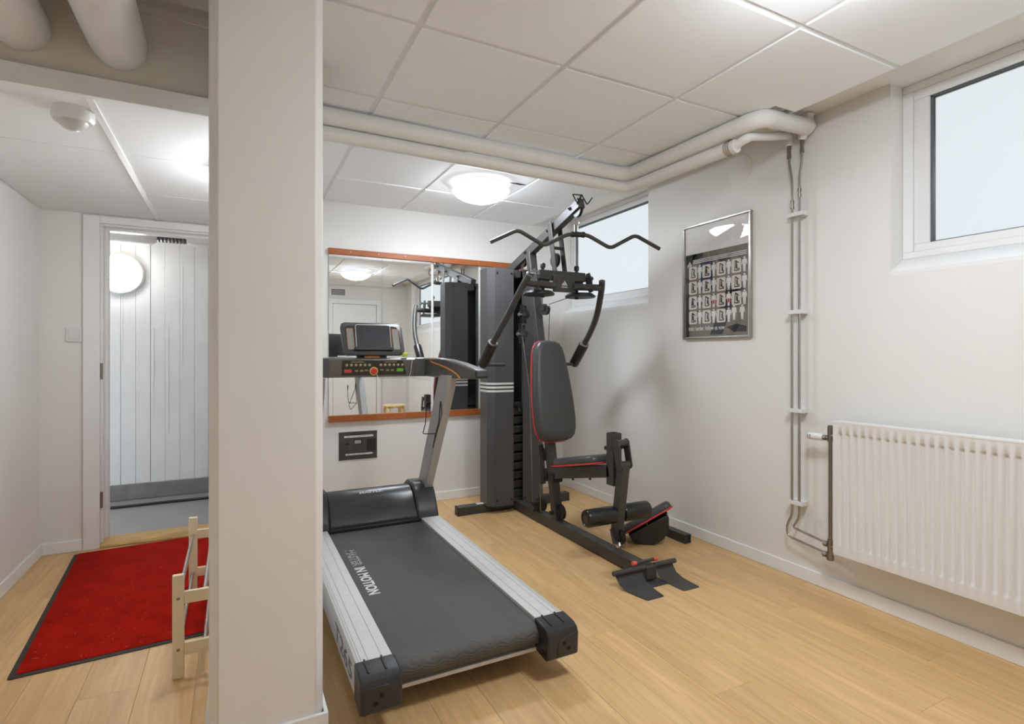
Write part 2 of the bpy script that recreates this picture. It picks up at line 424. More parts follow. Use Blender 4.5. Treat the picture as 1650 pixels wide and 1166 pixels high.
# main ceiling: slab, grid rails, tiles
ceil = struct(box(XL - .1, XR + .14, YR - .1, YB + .12, ZS, ZS + .1), 'ceiling', 'slab', 'white suspended tile ceiling of the gym', 'ceiling')
gx = [-.02, .583, 1.186, 1.789, 2.392]
gy = [YR + .002, -.571, .036, .643, 1.25, 1.857, 2.464, 3.071, 3.678, YB - .002]
for i in range(4):
    for j in range(len(gy) - 1):
        a, b, c_, d = gx[i], gx[i + 1], gy[j], gy[j + 1]
        if i == 0 and d > 1.8: a = .281
        g = .012
        aa = a + (g if not (i == 0 and d > 1.8) else .0); bb = b - (g if i < 3 else .001)
        ca = c_ + (g if j else 0); da = d - (g if j < len(gy) - 2 else 0)
        W, Lh = (bb - aa) / 2, (da - ca) / 2
        cx, cy = (aa + bb) / 2, (ca + da) / 2
        dz = random.uniform(-.0012, .0012)
        if i == 0 and j in (4, 5):      # fitted around the pillar
            pl = [(gx[0], ca), (bb, ca), (bb, da), (.255, da), (.255, 1.805), (gx[0], 1.805)] if j == 4 else [(.255, ca), (bb, ca), (bb, da), (.281, da), (.281, 2.138), (.255, 2.138)]
            MB().prism(pl, 'z', ZC + dz, ZC + .018).build('ceiling_tile', 'tile', ceil)
            continue
        if i == 3 and j == 4:      # corner cut away where the heating pipe comes through
            pl = [(aa, ca), (bb, ca), (bb, 1.70), (2.25, 1.70), (2.25, da), (aa, da)]
            mb = MB().prism(pl, 'z', ZC + dz, ZC + .018)
            mb.build('ceiling_tile', 'tile', ceil)
            continue
        if i == 3 and j == 5:
            bb2 = 2.25; pl = [(aa, ca), (bb2, ca), (bb2, da), (aa, da)]
            mb = MB().prism(pl, 'z', ZC + dz, ZC + .018); mb.build('ceiling_tile', 'tile', ceil)
            pl = [(2.30, ca + .1), (bb, ca + .1), (bb, da), (2.30, da)]
            mb = MB().prism(pl, 'z', ZC + dz, ZC + .018); mb.build('ceiling_tile', 'tile', ceil)
            continue
        mb = MB().plate([(-W, -Lh), (W, -Lh), (W, Lh), (-W, Lh)], (cx, cy, ZC + .018), (-1, 0, 0), (0, 1, 0), [(0, 0), (0, .016 + dz), (.002, .018 + dz)])
        mb.build('ceiling_tile', 'tile', ceil)
for xx in gx[1:4]:
    box(xx - .0125, xx + .0125, YR, YB, ZC + .007, ZC + .02).build('grid_rail', 'grid', ceil)
box(gx[4] - .0015, gx[4] + .002, YR, YB, ZC + .001, ZC + .03).build('grid_rail', 'grid', ceil)
box(gx[0] - .004, gx[0] - .0005, YR, 1.806, ZC - .002, ZS).build('edge_fascia', 'grid', ceil)
for yy in gy[1:-1]:
    x0 = gx[0] if yy < 1.7 else .281
    for k in range(4):
        a = max(gx[k] + .0125, x0); b = gx[k + 1] - (.0125 if k < 3 else .0015)
        if k == 3 and abs(yy - 1.857) < .01: b = 2.25
        box(a, b, yy - .0125, yy + .0125, ZC + .007, ZC + .02).build('grid_rail', 'grid', ceil)

MB().prism([(1.655, 3.272), (1.69, 3.268), (1.705, 3.258), (1.735, 3.266), (1.765, 3.262), (1.775, 3.270), (1.74, 3.284), (1.70, 3.279), (1.68, 3.281)], 'z', ZC - .0022, ZC - .0012).build('chipped_spot', 'hole', ceil)
# baseboards
BH = .07
struct(box(XR - .012, XR, YR, YB, 0, BH), 'baseboard_right', 'trim', bevel=.003)
struct(box(.28, XR - .012, YB - .012, YB, 0, BH), 'baseboard_back', 'trim', bevel=.003)
struct(box(XL, XL + .012, YR, YD, 0, BH), 'baseboard_left', 'trim', bevel=.003)
struct(box(XL + .012, -.832, YD - .012, YD, 0, BH), 'baseboard_entry', 'trim', bevel=.003)
struct(box(XL, 1.36, YR, YR + .012, 0, BH), 'baseboard_rear', 'trim', bevel=.003)

# windows
def window(n, y0, y1, fy0, fy1, label):
    xf = 2.81
    t = bpy.data.objects.new('window_%d' % n, None); col.objects.link(t); t.location = (XR, (y0 + y1) / 2, ZW); ORG[t.name] = Vector(t.location)
    tag(t, label, 'window', kind='structure')
    zb, zt = 1.65, ZS
    fr = .065
    mb = MB(); mb.box(xf, xf + .06, y0, y1, zb, zb + .03); mb.box(xf, xf + .06, y0, y1, zt - .035, zt)
    mb.box(xf, xf + .06, y0, y0 + fy0 * .4, zb + .03, zt - .035); mb.box(xf, xf + .06, y1 - fy1 * .4, y1, zb + .03, zt - .035)
    mb.build('window_frame', 'trim', t, .003)
    a, b, c_, d = y0 + fy0 * .4, y1 - fy1 * .4, zb + .03, zt - .035
    A, B, C, D = y0 + fy0, y1 - fy1, 1.715, 2.382
    mb = MB(); x0, x1 = xf + .006, xf + .05
    mb.box(x0, x1, a, b, c_, C); mb.box(x0, x1, a, b, D, d); mb.box(x0, x1, a, A, C, D); mb.box(x0, x1, B, b, C, D)
    mb.build('sash', 'trim', t, .003)
    mb = MB(); g = .008; x0, x1 = xf + .012, xf + .04
    mb.box(x0, x1, A, B, C, C + g * .5); mb.box(x0, x1, A, B, D - g, D); mb.box(x0, x1, A, A + g, C, D); mb.box(x0, x1, B - g, B, C, D)
    mb.build('gasket', 'gasket', t)
    mb = MB(); g2 = .014; x0, x1 = xf + .024, xf + .04
    mb.box(x0, x1, A + g, A + g2, C, D - g); mb.box(x0, x1, B - g2, B - g, C, D - g); mb.box(x0, x1, A + g2, B - g2, D - g2, D - g)
    mb.build('spacer', 'steel', t)
    MB().box(xf + .03, xf + .038, A, B, C, D).build('pane', 'pane', t)
    MB().prism([(XR - .001, ZW), (xf + .0, zb), (xf + .06, zb), (xf + .06, ZW - .02), (XR - .001, ZW - .02)], 'y', y0, y1).build('window_sill', 'trim', t)
    box(xf + .06, xf + .075, y0, y1, ZW, ZS).build('outer_reveal', 'trim', t).hide_render = False
    return t
window(1, W1[0], W1[1], .11, .06, 'frosted basement window behind the multi gym')
window(2, W2[0], W2[1], .11, .11, 'frosted basement window above the radiator')

# rear door and vent, seen in the mirror
d1 = bpy.data.objects.new('door_2', None); col.objects.link(d1); d1.location = (1.82, YR, 0); ORG['door_2'] = Vector(d1.location)
tag(d1, 'flush white door on the wall behind the viewer, seen in the mirror', 'door', kind='structure')
box(1.46, 2.18, YR, YR + .03, .005, 2.06).build('door_leaf', 'trim', d1, .003)
mb = MB(); mb.box(1.38, 1.455, YR, YR + .045, 0, 2.14); mb.box(2.185, 2.26, YR, YR + .045, 0, 2.14); mb.box(1.455, 2.185, YR, YR + .045, 2.065, 2.14)
mb.build('door_casing', 'trim', d1, .003)
mb = MB(); mb.tube(fillet([(2.12, YR + .03, 1.02), (2.12, YR + .08, 1.02), (2.0, YR + .08, 1.02)], .02), .009); mb.lathe([(.024, 0), (.024, .006)], (2.12, YR + .03, 1.02), (0, 1, 0))
mb.build('door_handle', 'steel', d1)
box(2.166, 2.18, YR + .03, YR + .036, 1.55, 1.66).build('hinge', 'steel', d1)
v = thing('air_vent', 'small slotted air vent on the rear wall, reflected in the mirror', 'vent', (1.55, YR, 2.2))
mb = MB(); mb.box(1.43, 1.67, YR, YR + .01, 2.20, 2.21); mb.box(1.43, 1.67, YR, YR + .01, 2.31, 2.32); mb.box(1.43, 1.44, YR, YR + .01, 2.21, 2.31); mb.box(1.66, 1.67, YR, YR + .01, 2.21, 2.31)
mb.build('vent_frame', 'trim', v)
box(1.44, 1.66, YR, YR + .003, 2.21, 2.31).build('vent_opening', 'vent', v)
mb = MB()
for k in range(1, 3): mb.box(1.44, 1.66, YR, YR + .008, 2.21 + k * .0333 - .002, 2.21 + k * .0333 + .002)
for k in range(1, 12): mb.box(1.44 + k * .0183 - .002, 1.44 + k * .0183 + .002, YR, YR + .008, 2.21, 2.31)
mb.build('vent_grille', 'trim', v)

# entry doorway
d2 = bpy.data.objects.new('door_1', None); col.objects.link(d2); d2.location = ((DX0 + DX1) / 2, YD, 0); ORG['door_1'] = Vector(d2.location)
tag(d2, 'open doorway with white casing and worn oak threshold', 'door', kind='structure')
mb = MB(); mb.box(-.83, DX0, YD - .018, YD + .001, 0, 2.066); mb.box(DX1, DX1 + .06, YD - .018, YD + .001, 0, 2.066); mb.box(DX0, DX1, YD - .018, YD + .001, DZ, 2.066)
mb.build('door_casing', 'trim', d2, .003)
mb = MB(); mb.box(DX0, DX0 + .012, YD, YD + .12, 0, DZ); mb.box(DX1 - .012, DX1, YD, YD + .12, 0, DZ); mb.box(DX0 + .012, DX1 - .012, YD, YD + .12, DZ - .012, DZ)
mb.build('door_jamb', 'trim', d2, .002)
mb = MB(); mb.box(DX0 + .012, DX0 + .03, YD + .06, YD + .12, .04, DZ - .012); mb.box(DX0 + .03, DX1 - .012, YD + .06, YD + .12, DZ - .03, DZ - .012)
mb.build('door_stop', 'trim', d2, .002)
for z in (1.05, .25):
    MB().cyl((DX0 + .006, YD - .004, z), (DX0 + .006, YD - .004, z + .1), .008).build('hinge', 'brass', d2)
MB().prism([(YD - .02, 0), (YD + .13, 0), (YD + .13, .035), (YD + .06, .04), (YD, .03), (YD - .02, .012)], 'x', DX0, DX1).build('threshold', 'oak_sill', d2, .004)

# corridor beyond the doorway
YC = 5.47
struct(box(-2.2, 1.4, YD + .12, YC + .1, -.09, -.002), 'floor_corridor', 'grey_floor', 'grey painted concrete floor of the corridor', 'floor')
wc = struct(box(-2.2, 1.4, YC, YC + .1, -.01, 2.5), 'wall_corridor', 'board', 'white board-marked concrete corridor wall', 'wall')
struct(box(-2.3, -2.2, YD + .12, YC, 0, 2.5), 'wall_corridor_side', 'wall')
struct(box(1.4, 1.5, YD + .12, YC, 0, 2.5), 'wall_corridor_end', 'wall')
struct(box(-2.3, 1.5, YD + .12, YC + .1, 2.35, 2.45), 'ceiling_corridor', 'slab', 'white corridor ceiling', 'ceiling')
k = 0; x = -1.9
while x < 1.2:
    w = .106 + random.uniform(-.005, .005); dp = .004 + random.choice([0, .002, .003, .005, .0015])
    box(x + .001, x + w - .001, YC - dp, YC, .13, 2.35).build('concrete_board', 'board', wc, .0015); x += w
mb = MB()
for k in range(9):   # cement ridges squeezed between shuttering boards
    xx = -1.25 + k * .1063 + random.uniform(-.003, .003); pts = []
    z0 = random.uniform(.3, 1.2); z1 = z0 + random.uniform(.3, 1.0)
    n = 14
    for i in range(n): pts.append((xx + random.uniform(-.003, .003), YC - .008, z0 + (z1 - z0) * i / (n - 1)))
    mb.tube(pts, [random.uniform(.001, .0032) for _ in pts], 5)
mb.build('cement_ridge', 'board', wc)
struct(box(-2.2, 1.4, YC - .016, YC, -.002, .128), 'baseboard_corridor', 'grey_skirt', 'rough grey painted skirting of the corridor', 'skirting', .006)
mb = MB()
pts = [(-2.1 + k * .1, 5.235 - .035 * math.sin(k * .11) + .004 * math.sin(k * 1.3), .009) for k in range(34)]
mb.tube(pts, .011, 8)
solo(mb, 'cable', 'black', 'black cable lying along the grey corridor floor', 'cable')

def bulkhead(c, r):
    t = thing('wall_lamp', 'round white bulkhead lamp glowing on the concrete corridor wall', 'lamp', c)
    x, y, z = c
    MB().lathe([(r, 0), (r, .03), (r - .012, .045), (r - .022, .045)], (x, y, z), (0, -1, 0), 40).build('lamp_base', 'lamp_base', t)
    MB().lathe([(r - .024, .03), (r - .026, .05), (r * .78, .075), (r * .45, .092), (.001, .098)], (x, y, z), (0, -1, 0), 40).build('lamp_shade', 'lamp_corr', t)
    return t
bulkhead((-.838, YC - .009, 1.87), .17)
# services below the corridor ceiling
t = thing('corridor_pipe', 'thin white pipe hung below the corridor ceiling', 'pipe', (-1.3, 5.25, 2.09))
MB().tube([(-2.2, 5.25, 2.125), (-.62, 5.25, 2.125)], .035, 14).build('pipe', 'pipe_white', t)
for hx_ in (-1.8, -.8): MB().cyl((hx_, 5.25, 2.12), (hx_, 5.25, 2.35), .006, 8).build('pipe_hanger', 'steel', t)
t = thing('duct', 'white insulated duct with a dark flexible section under the corridor ceiling', 'duct', (-.4, 5.0, 2.1))
MB().tube([(-2.0, 5.0, 2.175), (-.66, 5.0, 2.175), (-.58, 5.0, 2.18), (-.52, 5.0, 2.20)], [.13, .13, .125, .09], 20).build('insulation', 'pipe_white', t)
MB().tube([(-.56 + k * .012, 5.0, 2.165) for k in range(22)], [.085 + (.005 if k % 2 else 0) for k in range(22)], 20).build('flexible_section', 'duct', t)
MB().tube([(-.34, 5.0, 2.165), (-.27, 5.0, 2.17), (.0, 5.0, 2.19), (.2, 5.0, 2.21)], [.09, .11, .12, .07], 20).build('insulation', 'pipe_white', t)

# ------------------------------------------------------------------ lamps, sensor, switch
def dome_lamp(c, r, m, label, group=None):
    t = thing('ceiling_lamp', label, 'lamp', c, group)
    x, y, z = c
    MB().lathe([(r * .72, 0), (r * .74, .035), (r * .70, .045)], c, (0, 0, -1), 48).build('lamp_base', 'lamp_base', t)
    MB().lathe([(r * .70, .043), (r * .97, .048), (r, .053), (r * .995, .0575), (r * .97, .0575)], c, (0, 0, -1), 48).build('lamp_rim', 'lamp_rim', t)
    MB().lathe([(r * .96, .056), (r * .985, .058), (r * .965, .066), (r * .86, .085), (r * .68, .105), (r * .45, .121), (r * .2, .129), (.002, .131)], c, (0, 0, -1), 48).build('lamp_shade', m, t)
    return t
dome_lamp((1.4875, 3.375, ZC), .195, 'lamp_back', 'glowing dome ceiling lamp above the treadmill and mirror')
dome_lamp((1.4875, .90, ZC), .195, 'lamp_front', 'glowing dome ceiling lamp in front of the radiator window')
dome_lamp((.05, 2.86, ZE), .13, 'lamp_entry', 'small glowing dome lamp on the entry ceiling behind the pillar')

t = thing('motion_sensor', 'white round motion sensor on the lowered entry ceiling', 'sensor', (-.514, 2.443, ZE))
MB().lathe([(.063, 0), (.064, .03), (.058, .042), (.05, .043)], (-.514, 2.443, ZE), (0, 0, -1), 36).build('sensor_body', 'switch', t)
MB().lathe([(.045, .042), (.042, .052), (.03, .064), (.014, .071), (.001, .073)], (-.514, 2.443, ZE), (0, 0, -1), 28).build('sensor_lens', 'lens', t)

t = thing('light_switch', 'white wall switch beside the doorway casing', 'switch', (-.874, YD, 1.28))
MB().plate(rrect(.082, .084, .004), (-.874, YD, 1.323), (1, 0, 0), (0, 0, 1), [(0, 0), (0, .008), (.002, .01)]).build('switch_plate', 'switch', t)
MB().plate(rrect(.053, .053, .003), (-.874, YD - .010, 1.323), (1, 0, 0), (0, 0, 1), [(0, 0), (.0015, .004)]).build('rocker', 'switch', t)

# ------------------------------------------------------------------ overhead pipes
pz = 2.318
mb = MB().tube(fillet([(.285, 2.655, pz), (2.175, 2.685, pz), (2.215, 1.745, pz + .006), (2.664, 1.825, 2.392)], .085, 7), .042, 20)
t = thing('heating_main', 'fat white insulated pipe turning along the ceiling towards the window wall', 'pipe', (2.2, 2.6, pz), 'insulated ceiling pipes')
mb.build('insulation', 'pipe_white', t)
MB().tube([(2.668, 1.822, 2.458), (2.667, 1.825, 2.44), (2.666, 1.83, 2.40), (2.667, 1.85, 2.362), (2.668, 1.856, 2.336)], [.030, .027, .046, .026, .018], 12).build('plaster_collar', 'pipe_white', t)
pz2 = 2.243
t = thing('heating_return', 'white insulated pipe running just below the fat ceiling pipe', 'pipe', (2.2, 2.6, pz2), 'insulated ceiling pipes')
MB().tube(fillet([(.285, 2.67, pz2), (2.19, 2.70, pz2), (2.228, 1.90, pz2)], .08, 7), .034, 18).build('insulation', 'pipe_white', t)
MB().tube(fillet([(2.228, 1.91, pz2), (2.23, 1.835, pz2 + .022), (2.45, 1.865, pz2 + .075), (2.664, 1.926, 2.385), (2.668, 1.931, 2.328)], .05, 5), [.022, .021, .022, .024, .022, .02, .021, .022, .02, .022, .022, .021, .02, .022, .021, .02, .021, .02, .019, .018], 12).build('insulation_bend', 'pipe_white', t)
mb = MB()
for k in range(3): mb.tube([(2.228 + .037 * math.cos(a * 2 * PI / 16), 1.925 + k * .014, pz2 + .037 * math.sin(a * 2 * PI / 16)) for a in range(16)], .0035, 6, closed=True)
mb.build('pipe_clamp', 'steel', t)

# heating risers to the radiator
def riser(ytop, ymid, ybot, ztop, zj, zend, label):
    t = thing('heating_riser', label, 'pipe', (2.668, ymid, zend), 'thin steel risers')
    X = 2.668
    mb = MB().tube(fillet([(X, ytop, ztop), (X, ytop, 2.24), (X, ymid, 2.14), (X, ymid, .34), (X - .004, ybot, .29), (X - .004, ybot, zend + .02), (X - .018, 1.72, zend)], .03, 4), .0062, 10)
    mb.build('pipe', 'steel', t)
    mb = MB()
    for z, r in ((ztop - .005, .011), (ztop - .03, .0095), (ztop - .05, .011)): mb.cyl((X, ytop, z - .021), (X, ytop, z), r, 8)
    mb.build('compression_fitting', 'brass', t); mb = MB()
    for z in (zj, zj + .03): mb.cyl((X, ymid, z), (X, ymid, z + .014), .0095, 12)
    mb.cyl((X, ymid, zj), (X, ymid, zj + .04), .008, 12)
    mb.build('compression_fitting', 'brass', t)
riser(1.931, 1.913, 1.94, 2.332, 1.985, .205, 'thin steel heating riser nearer the framed poster')
riser(1.856, 1.871, 1.90, 2.340, 2.04, .258, 'thin steel heating riser nearer the radiator')
for z, w in ((1.95, 'white plastic clip holding both risers level with the poster top'), (1.43, 'white plastic clip holding both risers below the poster middle'), (.905, 'white plastic clip holding both risers above the radiator valve'), (.414, 'white plastic clip holding both risers above the bottom bends')):
    mb = MB(); mb.box(2.677, XR, 1.852, 1.932, z - .011, z + .011)
    mb.box(2.655, 2.661, 1.846, 1.936, z - .011, z + .011); mb.box(2.661, 2.69, 1.846, 1.852, z - .011, z + .011); mb.box(2.661, 2.69, 1.932, 1.936, z - .011, z + .011)
    solo(mb, 'pipe_clip', 'switch', w, 'clip', 'clips on the risers', .001)

# round cover disc on the wall
solo(MB().lathe([(.088, 0), (.088, .003), (.084, .005)], (XR, 2.29, 2.318), (-1, 0, 0), 40), 'vent_cover', 'wall', 'painted-over round cover disc on the wall above the poster', 'cover')

# ------------------------------------------------------------------ radiator
ry0, ry1, rz0, rz1, rx = -.36, 1.645, .236, .876, 2.60
t = thing('radiator', 'white ribbed panel radiator under the window', 'radiator', (2.63, .64, rz0))
pit = .0352; n_fl = int((ry1 - ry0 - .05) / pit)
ysamp = [ry1]; yy = ry1 - .014
wave = [(0, 0), (.16, 0), (.26, .35), (.36, 1), (.64, 1), (.74, .35), (.84, 0)]
cols_ = [(ry1, 0), (ry1 - .012, 0)]
for k in range(n_fl):
    for a, dpt in wave: cols_.append((ry1 - .014 - (k + a) * pit, dpt))
cols_ += [(ry0 + .012, 0), (ry0, 0)]
rows_ = [(rz0, 0), (rz0 + .042, 0), (rz0 + .05, .25), (rz0 + .062, 1), (rz1 - .066, 1), (rz1 - .056, .8), (rz1 - .05, .0), (rz1, 0)]
vs_ = []; fs_ = []
for z, rz in rows_:
    for y, d in cols_: vs_.append((rx + .011 * d * rz, y, z))
nc = len(cols_)
for i in range(len(rows_) - 1):
    for j in range(nc - 1): fs_.append((i * nc + j, i * nc + j + 1, (i + 1) * nc + j + 1, (i + 1) * nc + j))
mb = MB().add(vs_, fs_)
mb.build('front_panel', 'radiator', t, ang=60)
mb = MB(); mb.box(rx + .012, rx + .055, ry0, ry1, rz0 + .004, rz0 + .012); mb.box(rx, rx + .012, ry0, ry1, rz0 - .004, rz0 - .0005); mb.box(rx + .03, rx + .055, ry0 + .004, ry1 - .004, rz0 + .012, rz1 - .01)
mb.build('back_panel', 'radiator', t)
mb = MB(); mb.box(rx - .001, rx + .058, ry0 - .002, ry1 + .003, rz1 - .006, rz1 + .004); mb.box(rx - .001, rx + .058, ry1 - .001, ry1 + .003, rz0, rz1 - .006); mb.box(rx - .001, rx + .058, ry0 - .002, ry0 + .001, rz0, rz1 - .006)
mb.build('side_cover', 'radiator', t, .003)
for yb1 in (ry1 - .305, ry0 + .305): box(rx + .055, XR - .002, yb1 - .015, yb1 + .015, rz0 + .05, rz1 - .05).build('wall_bracket', 'radiator', t)
yv, xv = 1.682, 2.634
va = MB().tube([(xv, yv, .26), (xv, yv, .79)], .0085, 12).build('connecting_pipe', 'brass', t)
mb = MB(); mb.cyl((xv, yv, .77), (xv, yv, .845), .013); mb.cyl((xv, yv + .0, .787), (xv, yv + .035, .787), .010); mb.cyl((xv, yv + .02, .787), (xv, yv + .034, .787), .014, 8); mb.cyl((xv, yv, .84), (xv, yv, .852), .011, 6)
mb.cyl((xv, yv, .80), (xv, ry1, .80), .010)
mb.build('top_valve', 'brass', t)
h = MB().lathe([(.014, 0), (.0165, .004), (.0175, .02), (.0165, .022), (.0175, .024), (.0185, .05), (.019, .068), (.0175, .078), (.012, .081)], (xv, yv + .036, .787), (0, 1, 0), 20).build('thermostat_head', 'switch', t)
mb = MB()
for a in range(5):
    for k in (0, 1): mb.box(xv - .0195, xv - .0175, yv + .092 + k * .012, yv + .098 + k * .012, .779 + a * .004, .781 + a * .004)
mb.build('dial_marks', 'side_print', h)
mb = MB(); mb.cyl((xv, yv, .19), (xv, yv, .285), .013); mb.lathe([(.016, 0), (.0165, .022), (.013, .03)], (xv, yv, .183), (0, 0, 1), 12); mb.cyl((xv, yv, .258), (xv, yv + .036, .258), .010); mb.cyl((xv, yv + .014, .258), (xv, yv + .032, .258), .0145, 6)
mb.cyl((xv, yv, .205), (xv, yv + .04, .205), .010); mb.cyl((xv, yv + .016, .205), (xv, yv + .036, .205), .0145, 6); mb.cyl((xv, yv, .25), (xv, ry1, .25), .010)
mb.build('bottom_valve', 'brass', t)

# ------------------------------------------------------------------ mirrors
zb0, zb1 = .722, 1.985
mx0 = [(.632, 1.034), (1.036, 1.436), (1.456, 1.858), (1.878, 2.28)]
labs = ['frameless mirror panel reflecting a ceiling lamp, behind the treadmill display', 'frameless mirror panel directly above the treadmill handrail, reflecting the pulldown bar', 'frameless mirror panel beside the weight stack cover, reflecting it', 'frameless mirror panel hidden mostly behind the weight stack cover']
for (a, b), l in zip(mx0, labs):
    solo(box(a, b, YB - .009, YB - .003, zb0, zb1), 'wall_mirror', 'mirror', l, 'mirror', 'mirror panels on the back wall')
for z0, z1, l in ((1.963, 2.008, 'long teak batten along the top of the mirrors'), (.693, .742, 'long teak batten along the bottom of the mirrors')):
    t = thing('mirror_batten', l, 'batten', (1.46, YB, z0), 'teak mirror battens')
    box(.628, 2.29, YB - .024, YB - .0095, z0, z1).build('batten_board', 'teak', t, .002)
    box(.628, 2.29, YB - .0095, YB, z1 - .012 if z0 > 1 else z0, z1 if z0 > 1 else z0 + .012).build('spacer_strip', 'teak', t)
    for k in range(7): MB().lathe([(.0045, 0), (.003, .002)], (.79 + k * .213, YB - .024, z0 + .026), (0, -1, 0), 10).build('screw', 'steel', t)
# photo print below the mirrors
t = thing('photo_sheet', 'small dark photo print with two white caption strips under the mirror', 'photo', (.85, YB, .4))
px0, px1, pz0, pz1 = .705, .995, .397, .612
box(px0 - .004, px1 + .004, YB - .004, YB, pz0 - .004, pz1 + .004).build('backing', 'white', t)
yq = YB - .0048
box(px0, px1, yq, YB - .004, pz0, pz1).build('photo_print', 'photo_dark', t)
box(px0 + .04, px1 - .03, yq - .0006, yq, pz1 - .045, pz1 - .03).build('caption_strip', 'white', t); box(px0 + .05, px1 - .035, yq - .0006, yq, pz0 + .035, pz0 + .047).build('caption_strip', 'white', t)
mb = MB()
for k in range(22):
    if k % 5 == 4: continue
    mb.box(px0 + .055 + k * .008, px0 + .06 + k * .008, yq - .0009, yq - .0006, pz1 - .0395, pz1 - .0355)
    if k < 20: mb.box(px0 + .06 + k * .0075, px0 + .065 + k * .0075, yq - .0009, yq - .0006, pz0 + .039, pz0 + .043)
mb.build('caption_marks', 'photo_dark', t)['kind'] = 'stuff'
mb = MB(); mb.box(px0 + .11, px0 + .175, yq - .0006, yq, pz1 - .10, pz1 - .06); mb.box(px0 + .21, px1 - .01, yq - .0006, yq, pz0 + .06, pz1 - .06); mb.box(px0 + .05, px0 + .08, yq - .0006, yq, pz1 - .10, pz1 - .085)
mb.build('print_shapes', 'poster_black', t)
box(px0 + .118, px0 + .167, yq - .001, yq - .0006, pz1 - .093, pz1 - .068).build('print_display', 'photo_pink', t)

# ------------------------------------------------------------------ poster
py0, py1, qz0, qz1 = 2.197, 2.737, 1.305, 2.055
t = thing('framed_poster', 'framed exercise poster with rows of small figures behind glass', 'poster', (XR, (py0 + py1) / 2, qz0))
fw, ft = .02, .022
mb = MB()
for a, b, c_, d in ((py0, py1, qz0, qz0 + .012), (py0, py1, qz1 - .012, qz1), (py0, py0 + .014, qz0 + .012, qz1 - .012), (py1 - .014, py1, qz0 + .012, qz1 - .012)):
    mb.box(XR - ft, XR - .001, a, b, c_, d)
mb.build('poster_frame', 'steel', t, .002)
PXq = XR - .008
box(PXq, XR - .001, py0 + .014, py1 - .014, qz0 + .012, qz1 - .012).build('poster_paper', 'poster_white', t)
def pq(a, b, c_, d, lay): return box(PXq - .0006 * (lay + 1), PXq - .0006 * lay, a, b, c_, d)
dk = (2.225, 2.72, 1.320, 1.865)
pd = pq(*dk, 0).build('poster_print', 'poster_dark', t)
def pmap(s, q): return (dk[1] - s * (dk[1] - dk[0]), dk[2] + q * (dk[3] - dk[2]))   # s: 0 left..1 right in view, q: 0 bottom..1 top
def ppoly(poly, lay, m, name, mb=None):
    pp = [pmap(*p) for p in poly]; mb2 = mb or MB()
    mb2.prism(pp, 'x', PXq - .0006 * (lay + 1), PXq - .0006 * lay)
    if mb is None: mb2.build(name, m, pd)
mb = MB()
for q in ([(0, .0), (.06, 0), (.06, 1), (0, 1)], [(.06, .82), (.2, 1), (.06, 1)], [(.42, .02), (.62, .02), (.88, .56), (.70, .56)], [(.68, .10), (.80, .04), (.98, .04), (.98, .10), (.84, .13)], [(.52, .9), (.58, .84), (.74, .86), (.78, .93), (.70, .93), (.68, .89), (.6, .9)], [(.06, .36), (.5, .40), (.95, .5), (.95, .53), (.5, .46), (.06, .48)], [(.12, .93), (.3, .93), (.3, 1), (.12, 1)]): ppoly(q, 1, None, None, mb)
mb.build('machine_silhouette', 'poster_black', pd)
mb = MB(); ppoly([(.26, .55), (.46, .55), (.46, .92), (.26, .92)], 2, None, None, mb); mb.build('blue_block', 'poster_blue', pd)
mb = MB()
for k in range(3): ppoly([(.13, .885 + k * .018), (.985, .885 + k * .018), (.985, .893 + k * .018), (.13, .893 + k * .018)], 3, None, None, mb)
# three slanted bars emblem
BARS = [[(.0, .26), (.14, .34), (.30, .0), (.10, .0)], [(.20, .58), (.36, .66), (.66, .0), (.42, .0)], [(.42, .92), (.58, 1.0), (1.02, .0), (.78, .0)]]
for b_ in BARS: ppoly([(.03 + p[0] * .075, .862 + p[1] * .055) for p in b_], 3, None, None, mb)
rows4 = [.66, .46, .265, .07 + .0]
def human(s, q, k, mb, lay):   # small standing figure, s centre, q feet
    H = .165 * k
    ppoly([(s - .012, q + H * .87), (s + .012, q + H * .87), (s + .014, q + H * .95), (s, q + H), (s - .014, q + H * .95)], lay, None, None, mb)
    ppoly([(s - .03, q + H * .84), (s + .03, q + H * .84), (s + .042, q + H * .48), (s + .03, q + H * .48), (s + .022, q + H * .7), (s + .022, q + H * .45), (s + .014, q), (s + .003, q), (s, q + H * .4), (s - .003, q), (s - .014, q), (s - .022, q + H * .45), (s - .022, q + H * .7), (s - .03, q + H * .48), (s - .042, q + H * .48)], lay, None, None, mb)
mb2 = MB(); mb3 = MB()
qrow = [.695, .515, .335, .155]
